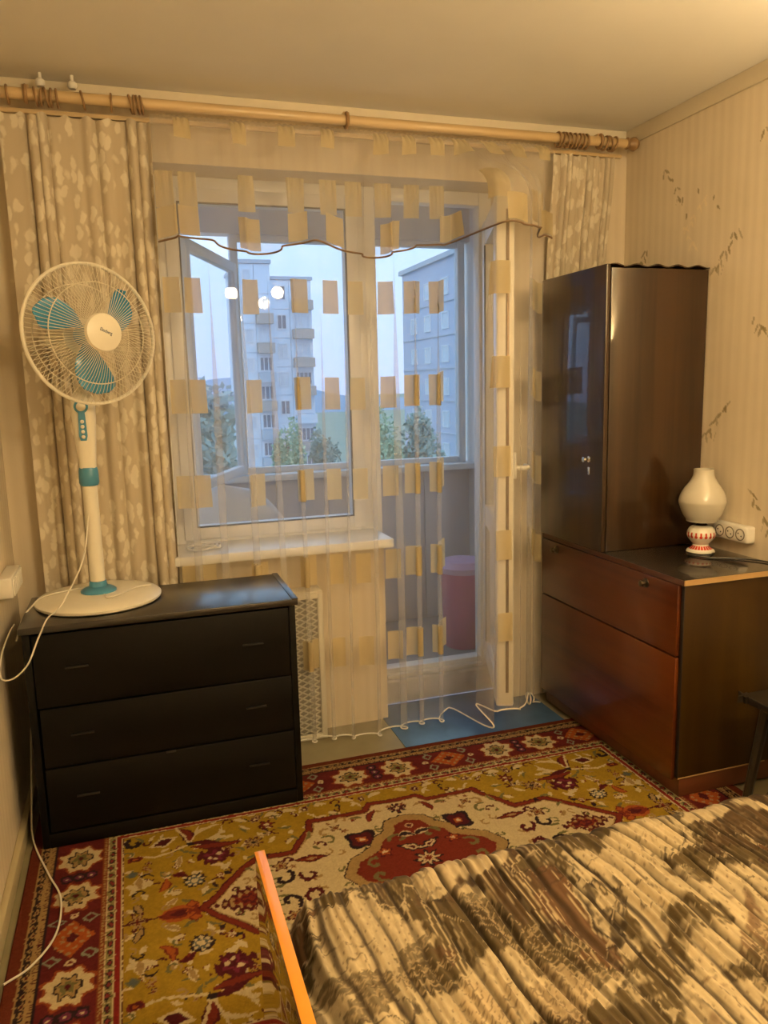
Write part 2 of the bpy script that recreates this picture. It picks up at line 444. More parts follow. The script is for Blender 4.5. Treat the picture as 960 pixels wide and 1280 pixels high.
def drape_mat():
    """Beige jacquard with paler leaf shapes."""
    m, n, l, out = new_mat('leaf_jacquard_drape')
    p = n.new('ShaderNodeBsdfPrincipled'); l.new(p.outputs[0], out.inputs[0])
    p.inputs['Roughness'].default_value = 0.8; p.inputs['Specular IOR Level'].default_value = 0.2
    tc = n.new('ShaderNodeTexCoord'); mp = n.new('ShaderNodeMapping'); l.new(tc.outputs['UV'], mp.inputs['Vector'])
    wz = n.new('ShaderNodeTexNoise'); wz.inputs['Scale'].default_value = 22; wz.inputs['Detail'].default_value = 2
    l.new(tc.outputs['UV'], wz.inputs['Vector'])
    wm = n.new('ShaderNodeVectorMath'); wm.operation = 'SCALE'; wm.inputs['Scale'].default_value = 0.035; l.new(wz.outputs['Color'], wm.inputs[0])
    wa = n.new('ShaderNodeVectorMath'); wa.operation = 'ADD'; l.new(tc.outputs['UV'], wa.inputs[0]); l.new(wm.outputs[0], wa.inputs[1])
    l.new(wa.outputs[0], mp.inputs['Vector'])
    mp.inputs['Rotation'].default_value = (0, 0, 0.7); mp.inputs['Scale'].default_value = (30, 13, 1)
    v = n.new('ShaderNodeTexVoronoi'); v.inputs['Scale'].default_value = 1.0; v.inputs['Randomness'].default_value = 0.85
    l.new(mp.outputs[0], v.inputs['Vector'])
    mp2 = n.new('ShaderNodeMapping'); l.new(wa.outputs[0], mp2.inputs['Vector'])
    mp2.inputs['Rotation'].default_value = (0, 0, -0.8); mp2.inputs['Scale'].default_value = (32, 14, 1)
    v2 = n.new('ShaderNodeTexVoronoi'); v2.inputs['Scale'].default_value = 1.0; l.new(mp2.outputs[0], v2.inputs['Vector'])
    mn = n.new('ShaderNodeMath'); mn.operation = 'MINIMUM'; l.new(v.outputs['Distance'], mn.inputs[0]); l.new(v2.outputs['Distance'], mn.inputs[1])
    rp = n.new('ShaderNodeValToRGB'); l.new(mn.outputs[0], rp.inputs['Fac'])
    rp.color_ramp.elements[0].position = 0.30; rp.color_ramp.elements[0].color = (0.70, 0.64, 0.52, 1)
    rp.color_ramp.elements[1].position = 0.40; rp.color_ramp.elements[1].color = (0.53, 0.46, 0.35, 1)
    l.new(rp.outputs['Color'], p.inputs['Base Color'])
    b = n.new('ShaderNodeBump'); b.inputs['Strength'].default_value = 0.3; b.inputs['Distance'].default_value = 0.002
    l.new(mn.outputs[0], b.inputs['Height']); l.new(b.outputs[0], p.inputs['Normal'])
    return m
M['drape'] = drape_mat()

# ================================================================== THE ROOM
XL, XR, YB, YN, ZC = -0.44, 2.14, 3.06, -1.6, 2.50   # left, right, window wall, wall behind, ceiling
WT = 0.34                                            # window wall thickness

struct('floor', mbox(XL - 0.1, XR + 0.1, YN - 0.1, YB, -0.08, 0.0), M['linoleum'], smooth=False)
struct('ceiling', mbox(XL - 0.1, XR + 0.1, YN - 0.1, YB + 0.34, ZC, ZC + 0.12), M['ceiling'], smooth=False)
struct('wall_left', mbox(XL - 0.1, XL, YN - 0.1, YB + WT, 0, ZC), M['wallpaper'], smooth=False)
struct('wall_rear', mbox(XL, XR, YN - 0.1, YN, 0, ZC), M['wallpaper'], smooth=False)

def cell_wall(xc, zc, solid, y0, y1):
    """One manifold wall from a grid of solid and open cells."""
    bm = nb(); V = {}
    def v(i, j, y):
        k = (i, j, y)
        if k not in V: V[k] = bm.verts.new((xc[i], y, zc[j]))
        return V[k]
    nx, nz = len(xc) - 1, len(zc) - 1
    S = lambda i, j: 0 <= i < nx and 0 <= j < nz and solid[j][i]
    for j in range(nz):
        for i in range(nx):
            if not S(i, j): continue
            for y in (y0, y1): bm.faces.new((v(i, j, y), v(i + 1, j, y), v(i + 1, j + 1, y), v(i, j + 1, y)))
            if not S(i - 1, j): bm.faces.new((v(i, j, y0), v(i, j, y1), v(i, j + 1, y1), v(i, j + 1, y0)))
            if not S(i + 1, j): bm.faces.new((v(i + 1, j, y0), v(i + 1, j, y1), v(i + 1, j + 1, y1), v(i + 1, j + 1, y0)))
            if not S(i, j - 1): bm.faces.new((v(i, j, y0), v(i + 1, j, y0), v(i + 1, j, y1), v(i, j, y1)))
            if not S(i, j + 1): bm.faces.new((v(i, j + 1, y0), v(i + 1, j + 1, y0), v(i + 1, j + 1, y1), v(i, j + 1, y1)))
    return bm
WX0, WX1, DX1, SILLZ, LINT = 0.14, 0.985, 1.57, 0.79, 2.26
struct('wall_back', cell_wall([XL, WX0, WX1, DX1, XR], [0, SILLZ, LINT, ZC],
       [[1, 1, 0, 1], [1, 0, 0, 1], [1, 1, 1, 1]], YB, YB + WT), M['wallpaper'], smooth=False)

# right wall: fine grid with printed bamboo sprigs
def right_wall():
    ys = np.concatenate([np.linspace(YN, 1.9, 30)[:-1], np.arange(1.9, YB + 0.0021, 0.0045), [YB + WT]])
    zs = np.concatenate([[0, 0.4], np.arange(0.78, 2.44, 0.0045), [2.5]])
    Z, Y = np.meshgrid(zs, ys)
    col = np.ones(Y.shape + (3,), np.float32)
    leaf = np.array((0.34, 0.30, 0.16)); pale = np.array((1.12, 1.10, 1.03))
    r = random.Random(11)
    def add(cy, cz, L, w, a, c, k):
        dy, dz = Y - cy, Z - cz
        u = dy * math.cos(a) + dz * math.sin(a); v = -dy * math.sin(a) + dz * math.cos(a)
        t = np.clip(u / L, 0, 1)
        hw = w * np.sin(PI * t) ** 0.8
        msk = ((u > 0) & (u < L) & (np.abs(v) < hw))[..., None] * k
        col[:] = col * (1 - msk) + c * msk
    def sprig(cy, cz, s=1.0, flip=1, dark=True):
        c = leaf if dark else pale
        k = 0.85 if dark else 0.9
        for i in range(8):                              # pairs of leaves along a rising stem
            t = i / 7
            py = cy - flip * (0.055 - 0.12 * t) * s + r.uniform(-.010, .010)
            pz = cz + (-0.07 + 0.13 * t) * s + r.uniform(-.012, .012)
            for side in (0, 1):
                if r.random() < .25: continue
                add(py + r.uniform(-.006, .006), pz, r.uniform(0.026, 0.048) * s, r.uniform(0.0042, 0.0068) * s, -PI / 2 + flip * (r.uniform(-1.1, -.5) if side else r.uniform(.0, .5)), c, k * r.uniform(.6, 1))
        add(cy - 0.015 * flip, cz - 0.1 * s, 0.05 * s, 0.002, PI / 2 + 0.3, c, 0.4)
    # the paper repeats: every drop carries the same sprigs, shifted half a repeat
    for ky in range(-1, 4):
        for kz in range(-1, 5):
            y0 = 2.44 - 0.53 * ky; z0 = 1.92 - 0.62 * kz
            sprig(y0, z0, 1.0, -1)
            sprig(y0 + 0.16, z0 + 0.17, 0.8, -1, False)
            y1 = 2.74 - 0.53 * ky; z1 = 2.22 - 0.62 * kz
            sprig(y1, z1, 0.95, 1)
            sprig(y1 - 0.1, z1 - 0.22, 0.75, 1, False)
            for _ in range(4):
                add(2.58 - 0.53 * ky + r.uniform(-.1, .1), 2.07 - 0.62 * kz + r.uniform(-.15, .15), 0.026, 0.0045, r.uniform(-2.6, -0.6), leaf, 0.75)
    coarse = (Y < 1.9) | (Z < 0.78) | (Z > 2.44) | (Y > YB)
    col[coarse] = 1.0
    P = np.stack([np.full(Y.shape, XR), Y, Z], -1)
    me = grid_mesh('wall_right', P, col)
    o = link_mesh('wall_right', me, M['wallpaper_leaf'], None, smooth=False)
    tag(o, kind='structure')
right_wall()

struct('baseboard_left', mbox(XL, XL + 0.022, YN, YB, 0, 0.055, 0.006), M['baseboard'])
struct('trim_1', mbox(XR - 0.012, XR, YN, YB - 0.012, ZC - 0.062, ZC, 0.004), M['cornice'])
struct('trim_2', mbox(XL, XR - 0.012, YB - 0.012, YB, ZC - 0.05, ZC, 0.004), M['cornice'])
# painted cement step under the balcony door
thr = struct('trim_3', mbox(WX1, DX1, YB + 0.13, YB + WT, 0, 0.115, 0.012, 3), M['rough_cement'])
struct('floor_threshold', mbox(WX1, DX1, YB, YB + 0.13, -0.06, 0.0), M['linoleum'], smooth=False)

# ---------------------------------------------------------------- window frame and sash
FY0, FY1 = 3.225, 3.29
win = thing('window_1', (0.56, FY0, SILLZ), kind='structure')
def frame4(bm, x0, x1, z0, z1, w, y0, y1, bev=0.006):
    box(bm, x0, x0 + w, y0, y1, z0, z1, bev); box(bm, x1 - w, x1, y0, y1, z0, z1, bev)
    box(bm, x0 + w - .002, x1 - w + .002, y0, y1, z0, z0 + w, bev); box(bm, x0 + w - .002, x1 - w + .002, y0, y1, z1 - w, z1, bev)
    return bm
obj('outer_frame', frame4(nb(), WX0 - 0.005, WX1 + 0.005, SILLZ, LINT, 0.052, FY0, FY1), M['pvc'], win)
sash = obj('sash', frame4(nb(), WX0 + 0.04, WX1 - 0.03, SILLZ + 0.045, LINT - 0.045, 0.055, FY0 - 0.012, FY1 - 0.01), M['pvc'], win)
obj('gasket', frame4(nb(), WX0 + 0.091, WX1 - 0.081, SILLZ + 0.096, LINT - 0.096, 0.006, FY0 - 0.014, FY0 - 0.004, 0), M['gasket'], sash, smooth=False)
obj('pane', mbox(WX0 + 0.093, WX1 - 0.083, FY0 + 0.012, FY0 + 0.018, SILLZ + 0.098, LINT - 0.098), M['glass'], sash, smooth=False)
sill = obj('window_sill', mbox(0.085, 1.0, 2.965, FY0 + 0.01, 0.785, 0.822, 0.006), M['pvc'], win)

# ---------------------------------------------------------------- balcony door: frame and open leaf
dfr = thing('door_1', (1.28, FY0, 0.115), kind='structure')
bm = nb()
box(bm, WX1, WX1 + 0.05, FY0, FY1, 0.115, LINT, .006); box(bm, DX1 - 0.06, DX1, FY0, FY1, 0.115, LINT, .006)
box(bm, WX1 + 0.048, DX1 - 0.058, FY0, FY1, LINT - 0.055, LINT, .006); box(bm, WX1 + 0.048, DX1 - 0.058, FY0, FY1, 0.115, 0.16, .006)
obj('door_frame', bm, M['pvc'], dfr)
obj('threshold_cap', mbox(WX1 + 0.05, DX1 - 0.06, FY0 - 0.02, FY0 + 0.01, 0.115, 0.135, .004), M['white_paint'], dfr)

HX, HY, LW, LT = 1.515, 3.205, 0.60, 0.068
ANG = math.radians(20.5)
hd = Vector((-math.sin(ANG), -math.cos(ANG)))         # from the hinge to the free edge
hn = Vector((math.cos(ANG), -math.sin(ANG)))          # the room-side face of the open leaf
def leaf_xf(bm):
    for v in bm.verts:
        a, t, z = v.co
        v.co = Vector((HX + hd.x * a + hn.x * t, HY + hd.y * a + hn.y * t, z))
    return bm
leaf = thing('door_2', (HX + hd.x * LW, HY + hd.y * LW, 0.17), kind='structure')
DZ0, DZ1, MUN = 0.172, 2.12, 0.86
bm = nb(); sw = 0.095
box(bm, 0, sw, 0, LT, DZ0, DZ1, .007); box(bm, LW - sw, LW, 0, LT, DZ0, DZ1, .007)
for z0, z1 in ((DZ0, DZ0 + sw), (MUN - 0.045, MUN + 0.045), (DZ1 - sw, DZ1)):
    box(bm, sw - .004, LW - sw + .004, 0.004, LT - 0.004, z0, z1, .006)
obj('leaf_frame', leaf_xf(bm), M['pvc'], leaf)
obj('pane', leaf_xf(mbox(sw - .01, LW - sw + .01, LT / 2 - .004, LT / 2 + .004, MUN + 0.04, DZ1 - sw + .01)), M['glass'], leaf, smooth=False)
obj('lower_panel', leaf_xf(mbox(sw - .01, LW - sw + .01, LT / 2 - .012, LT / 2 + .012, DZ0 + sw - .01, MUN - 0.04)), M['pvc'], leaf, smooth=False)
bm = nb()
for z0, z1 in ((MUN + 0.05, DZ1 - sw - .005), (DZ0 + sw + .005, MUN - 0.05)):
    for t in (0.001, LT - 0.007):
        box(bm, sw - .002, sw + .006, t, t + .006, z0, z1); box(bm, LW - sw - .006, LW - sw + .002, t, t + .006, z0, z1)
tag(obj('glazing_gaskets', leaf_xf(bm), M['gasket'], leaf, smooth=False), kind='stuff')
obj('edge_profile', leaf_xf(mbox(LW - .002, LW + .004, 0.006, LT - .004, DZ0 + .01, DZ1 - .01, .001)), M['pvc_old'], leaf)
obj('lock_rail', leaf_xf(mbox(LW + .003, LW + .007, 0.036, 0.048, DZ0 + .06, DZ1 - .06, .001)), M['lock_metal'], leaf)
hb = obj('handle', leaf_xf(mbox(LW - 0.065, LW - 0.035, LT, LT + 0.014, 1.08, 1.18, .004)), M['white_paint'], leaf)
obj('lever', leaf_xf(tube(nb(), [(LW - 0.05, LT + 0.01, 1.12), (LW - 0.05, LT + 0.05, 1.12), (LW - 0.06, LT + 0.06, 1.12), (LW - 0.15, LT + 0.062, 1.118)], 0.009, 10)), M['white_paint'], hb)

# ---------------------------------------------------------------- balcony
BX0, BX1, BY1 = -0.75, 1.99, 4.40
struct('floor_balcony', mbox(BX0, BX1 + .1, YB + WT, BY1 + 0.1, -0.1, -0.01), M['grey_floor'], smooth=False)
struct('ceiling_balcony', mbox(BX0, BX1 + .1, YB + WT, BY1 + 0.1, 2.56, 2.66), M['soffit'], smooth=False)
par = struct('wall_parapet', mbox(BX0, BX1, BY1 + 0.02, BY1 + 0.08, -0.01, 0.93), M['grey_panel'], smooth=False)
for k in range(9):
    x0 = BX0 + 0.01 + k * 0.304
    obj('panel', mbox(x0, x0 + 0.297, BY1 + 0.006, BY1 + 0.02, 0.0, 0.925, .002), M['grey_panel'], par)
struct('wall_balcony_right', mbox(BX1, BX1 + 0.1, YB + WT, BY1 + 0.1, -0.01, 2.56), M['white_board'], smooth=False)
struct('wall_balcony_left', mbox(BX0 - 0.1, BX0, YB + WT, BY1 + 0.1, -0.01, 0.965), M['grey_panel'], smooth=False)
w4 = thing('window_4', (BX0 - .04, 3.9, 0.965), kind='structure')
bm = nb()
for y0_, y1_ in ((YB + WT, YB + WT + .05), (BY1 - .05, BY1)): box(bm, BX0 - .07, BX0 - .02, y0_, y1_, .965, 2.56, .004)
box(bm, BX0 - .07, BX0 - .02, YB + WT + .048, BY1 - .048, .965, 1.01, .004); box(bm, BX0 - .07, BX0 - .02, YB + WT + .048, BY1 - .048, 2.51, 2.56, .004)
obj('end_frame', bm, M['white_board'], w4)
obj('pane', mbox(BX0 - .048, BX0 - .042, YB + WT + .045, BY1 - .045, 1.0, 2.515), M['glass_b'], w4, smooth=False)
struct('wall_balcony_beam', mbox(BX0, BX1, BY1 - 0.02, BY1 + 0.08, 2.27, 2.56), M['soffit'], smooth=False)
struct('trim_balcony', mbox(BX0, BX1, BY1 - 0.10, BY1 + 0.10, 0.93, 0.965, .004), M['white_board'])
w2 = thing('window_2', (1.3, BY1 + 0.02, 0.965), kind='structure')
for x in (0.60, 1.94):
    obj('post', mbox(x - 0.022, x + 0.022, BY1 - 0.01, BY1 + 0.05, 0.965, 2.27, .004), M['white_board'], w2)
obj('mullion', mbox(1.255, 1.30, BY1 - 0.01, BY1 + 0.05, 0.965, 2.27, .004), M['white_board'], w2)
obj('rail', mbox(0.622, 1.918, BY1, BY1 + 0.045, 0.965, 1.0, .003), M['white_board'], w2)
obj('rail', mbox(0.622, 1.918, BY1, BY1 + 0.045, 2.235, 2.27, .003), M['white_board'], w2)
obj('pane', mbox(0.622, 1.255, BY1 + .02, BY1 + .026, 1.0, 2.235), M['glass_b'], w2, smooth=False)
obj('pane', mbox(1.30, 1.918, BY1 + .02, BY1 + .026, 1.0, 2.235), M['glass_b'], w2, smooth=False)
# the glazing's left sash stands open into the balcony
w3 = thing('window_3', (0.45, 4.0, 0.97), kind='structure')
p0, p1 = (0.59, 4.37), (0.27, 3.63)
dv = Vector((p1[0] - p0[0], p1[1] - p0[1])).normalized()
def along(a): return (p0[0] + dv.x * a, p0[1] + dv.y * a)
SL = 0.80
bm = nb()
obox(bm, along(0), along(0.05), 0.04, 0.975, 2.11, .004); obox(bm, along(SL - 0.05), along(SL), 0.04, 0.975, 2.11, .004)
obox(bm, along(0.048), along(SL - 0.048), 0.04, 0.975, 1.025, .004); obox(bm, along(0.048), along(SL - 0.048), 0.04, 2.06, 2.11, .004)
obj('sash_frame', bm, M['white_board'], w3)
bm = nb(); obox(bm, along(0.045), along(SL - 0.045), 0.006, 1.02, 2.065); obj('pane', bm, M['glass_b'], w3, smooth=False)

# ================================================================== OUTSIDE
tag(obj('ground', mbox(-900, 1200, 12, 1500, -18.3, -18.0), M['ground'], smooth=False), kind='structure')
def hill():
    xs = np.linspace(-300, 700, 90); ys = np.linspace(560, 900, 24)
    X, Y = np.meshgrid(xs, ys, indexing='ij')
    Z = -19 + 26 * np.exp(-((X - 95) / 75) ** 2) * np.sin(PI * np.clip((Y - 560) / 340, 0, 1)) + 13 * fbm(X / 90, Y / 90, 3) * np.sin(PI * np.clip((Y - 560) / 340, 0, 1))
    o = link_mesh('hill', grid_mesh('hill', np.stack([X, Y, Z], -1)), M['hill']); tag(o, kind='structure')
hill()

def far_window(parent, x0, x1, z0, z1, y, glass, axis='x', mull=1):
    """Frame with a pane as its piece; axis says along which axis the facade runs."""
    bm = nb(); w = 0.09
    def b(bm_, a0, a1, d0, d1, c0, c1):
        if axis == 'x': box(bm_, a0, a1, d0, d1, c0, c1)
        else: box(bm_, d0, d1, a0, a1, c0, c1)
    b(bm, x0, x0 + w, y - .1, y, z0, z1); b(bm, x1 - w, x1, y - .1, y, z0, z1)
    b(bm, x0 + w, x1 - w, y - .1, y, z0, z0 + w); b(bm, x0 + w, x1 - w, y - .1, y, z1 - w, z1)
    for k in range(mull):
        xm = x0 + (x1 - x0) * (k + 1) / (mull + 1); b(bm, xm - .04, xm + .04, y - .1, y, z0 + w, z1 - w)
    f = obj('window', bm, M['far_frame'], parent, smooth=False)
    b2 = nb(); b(b2, x0 + w, x1 - w, y - .03, y, z0 + w, z1 - w)
    obj('pane', b2, glass, f, smooth=False)

def apartment():
    t = thing('apartment_building', (14.2, 75, -18), 'pale blue-white panel apartment block with stacked grey loggias beyond the balcony', 'building')
    rr = random.Random(5)
    FH = 2.72
    obj('core', mbox(10.75, 13.55, 75.3, 86, -18, 12.9), M['facade'], t, smooth=False)
    obj('core', mbox(13.6, 17.6, 75.9, 86, -18, 11.6), M['facade'], t, smooth=False)
    obj('roof', mbox(10.6, 13.7, 75.0, 86, 12.9, 13.25), M['facade_grey'], t, smooth=False)
    obj('roof', mbox(13.7, 17.75, 75.6, 86, 11.55, 11.85), M['facade_grey'], t, smooth=False)
    for k in range(11):
        z1 = 12.85 - FH * k; z0 = z1 - FH + 0.05
        obj('panel', mbox(10.75, 12.0, 75.15, 75.3, z0, z1), M['facade'], t, smooth=False)
        obj('panel', mbox(12.05, 13.55, 75.15, 75.3, z0, z1), M['facade'], t, smooth=False)
        if z1 < -9: continue
        far_window(t, 10.95, 11.7, z0 + 0.9, z0 + 2.2, 75.14, M['far_glass_pale'], mull=0)
        if k > 0:
            far_window(t, 12.2, 13.45, z0 + 0.95, z0 + 2.3, 75.14, rr.choice([M['far_glass'], M['far_glass_pale']]), mull=2)
            obj('loggia', mbox(12.05, 13.6, 74.2, 75.14, z0 - 0.1, z0 + 0.85), rr.choice([M['facade_grey'], M['facade_grey'], M['facade_rust']]), t, smooth=False)
    for k in range(10):
        z1 = 11.5 - FH * k; z0 = z1 - FH + 0.05
        obj('panel', mbox(13.6, 15.4, 75.75, 75.9, z0, z1), M['facade'], t, smooth=False)
        obj('panel', mbox(15.45, 17.6, 75.75, 75.9, z0, z1), M['facade'], t, smooth=False)
        if z1 < -9: continue
        far_window(t, 14.15, 15.1, z0 + 0.8, z0 + 2.2, 75.74, rr.choice([M['far_glass'], M['far_glass_pale']]), mull=1)
        far_window(t, 15.75, 17.4, z0 + 0.9, z0 + 2.2, 75.74, rr.choice([M['far_glass'], M['far_glass_pale'], M['far_glass_pale']]), mull=3)
        obj('loggia', mbox(15.6, 17.6, 74.9, 75.74, z0 - 0.1, z0 + 0.8), rr.choice([M['facade_rust'], M['facade_grey'], M['facade']]), t, smooth=False)
apartment()

def side_block():
    t = thing('apartment_wing', (28, 62, -18), 'haze-tinted blue-grey apartment wing with columns of small windows, seen beside the door', 'building')
    obj('wall', mbox(25.5, 33, 50, 71.5, -18, 11.5), M['facade_hazed'], t, smooth=False)
    obj('roof', mbox(25.2, 33.2, 49.8, 71.7, 11.5, 11.9), M['facade_grey'], t, smooth=False)
    for k in range(9):
        z0 = 8.6 - 2.72 * k
        if z0 < -9: break
        for y in (61.0, 65.0, 68.4):
            far_window(t, y - 0.7, y + 0.7, z0, z0 + 1.4, 25.5, M['far_glass_pale'], axis='y', mull=0)
        obj('ledge', mbox(25.4, 25.5, 51, 71.4, z0 - 0.55, z0 - 0.45), M['facade_grey'], t, smooth=False)
side_block()

def leaf_crown(c, rx, ry, rz, n, size, seed):
    r = np.random.default_rng(seed)
    # clumps of leaf quads, each clump an ellipsoid shell on the crown
    nc = 26
    cc = r.normal(size=(nc, 3)); cc /= np.linalg.norm(cc, axis=1)[:, None]
    cc = cc * r.uniform(0.35, 0.8, (nc, 1)) * (rx, ry, rz) + c
    which = r.integers(0, nc, n)
    d = r.normal(size=(n, 3)); d /= np.linalg.norm(d, axis=1)[:, None]
    p = cc[which] + d * r.uniform(0.6, 1.0, (n, 1)) * np.array((rx, ry, rz)) * 0.36
    a = r.normal(size=(n, 3)); a /= np.linalg.norm(a, axis=1)[:, None]
    b = np.cross(a, r.normal(size=(n, 3))); b /= np.linalg.norm(b, axis=1)[:, None]
    s = size * r.uniform(0.6, 1.3, (n, 1))
    V = np.stack([p - a * s, p - b * s * .5, p + a * s, p + b * s * .5], 1).reshape(-1, 3)
    me = bpy.data.meshes.new('crown'); F = np.arange(n * 4).reshape(-1, 4)
    me.from_pydata(V.tolist(), [], F.tolist()); me.update()
    return me

def tree(x, y, ztop, rx, rz, mat, label, seed, n=2600):
    t = thing('tree', (x, y, -18), label, 'tree', 'trees beyond the balcony')
    o = link_mesh('crown', leaf_crown(np.array((x, y, ztop - rz)), rx, rx, rz, n, rx * 0.13, seed), mat, t, smooth=False)
    tag(o, kind='stuff')
    obj('trunk', tube(nb(), [(x, y, -18), (x + .2, y, -12), (x - .1, y, ztop - rz * 1.2), (x, y, ztop - rz * .6)], [.35, .28, .2, .08], 8), M['bark'], t)
tree(8.75, 45, 0.0, 1.15, 3.4, M['leaf_a'], 'pale green bushy tree in front of the panel apartment block', 1, 3600)
tree(11.6, 48, -0.9, 1.2, 3.2, M['leaf_b'], 'blue-green tree standing right beside the panel block', 2)
tree(14.6, 45, 0.4, 1.3, 3.6, M['leaf_a'], 'light green tree seen over the parapet beside the door', 3)
tree(17.6, 47, 0.2, 1.8, 4.0, M['leaf_b'], 'dark blue-green tree in front of the blue-grey wing', 4)
tree(3.9, 40, 1.5, 2.6, 4.4, M['leaf_b'], 'tall dark tree behind the open balcony sash', 5, 4200)

# things kept on the balcony
def bundle():
    xs = np.linspace(0, 2 * PI, 49); ph = np.linspace(0.0, 1.0, 26)
    A, T = np.meshgrid(xs, ph)
    r = np.where(T < .12, T / .12, 1.0) ** .6 * (1 - sstep(0.45, 1.0, T)) ** .5
    r = np.sqrt(np.clip(1 - ((T - .42) / .6) ** 2, 0, 1)) ; r[0] = .6; r[-1] = 0.0
    wob = 1 + 0.05 * np.sin(3 * A + 4 * T) + 0.03 * np.sin(7 * A)
    X = 0.42 + 0.40 * r * np.cos(A) * wob; Y = 3.95 + 0.26 * r * np.sin(A) * wob
    Z = -0.005 + 0.975 * T
    me = grid_mesh('cloth_bundle', np.stack([X, Y, Z], -1))
    o = link_mesh('cloth_bundle', me, M['cloth_grey'], angle=180)
    tag(o, 'rounded bundle under pale grey cloth behind the window glass', 'bundle')
bundle()
b = thing('laundry_bin', (1.70, 3.86, -0.01), 'pink bin with a lilac lid standing on the balcony', 'bin')
obj('body', lathe(nb(), [(0, 0), (.10, 0), (.105, .01), (.128, .44), (.12, .44), (.10, .02), (0, .02)], (1.70, 3.86, -0.01), 28), M['pink'], b)
obj('lid', lathe(nb(), [(.136, .43), (.138, .46), (.11, .49), (0, .505)], (1.70, 3.86, -0.01), 28), M['lilac'], b)
wc = thing('plastic_canister', (1.84, 3.66, -0.01), 'dark green container beside the pink bin on the balcony', 'container')
obj('body', lathe(nb(), [(0, 0), (.065, 0), (.07, .01), (.07, .24), (.045, .28), (.03, .29), (.03, .31), (0, .31)], (1.84, 3.66, -0.01), 24), M['green_dark'], wc)
obj('cap', lathe(nb(), [(.034, .295), (.034, .33), (0, .333)], (1.84, 3.66, -0.01), 20), M['gasket'], wc)

# ================================================================== FLOOR COVERINGS
mt = obj('floor_mat', mbox(0.962, 1.688, 2.60, YB + 0.125, 0.0, 0.004, .001), M['mat_blue'])
tag(mt, 'dark blue-grey linoleum piece in front of the balcony door', 'mat')

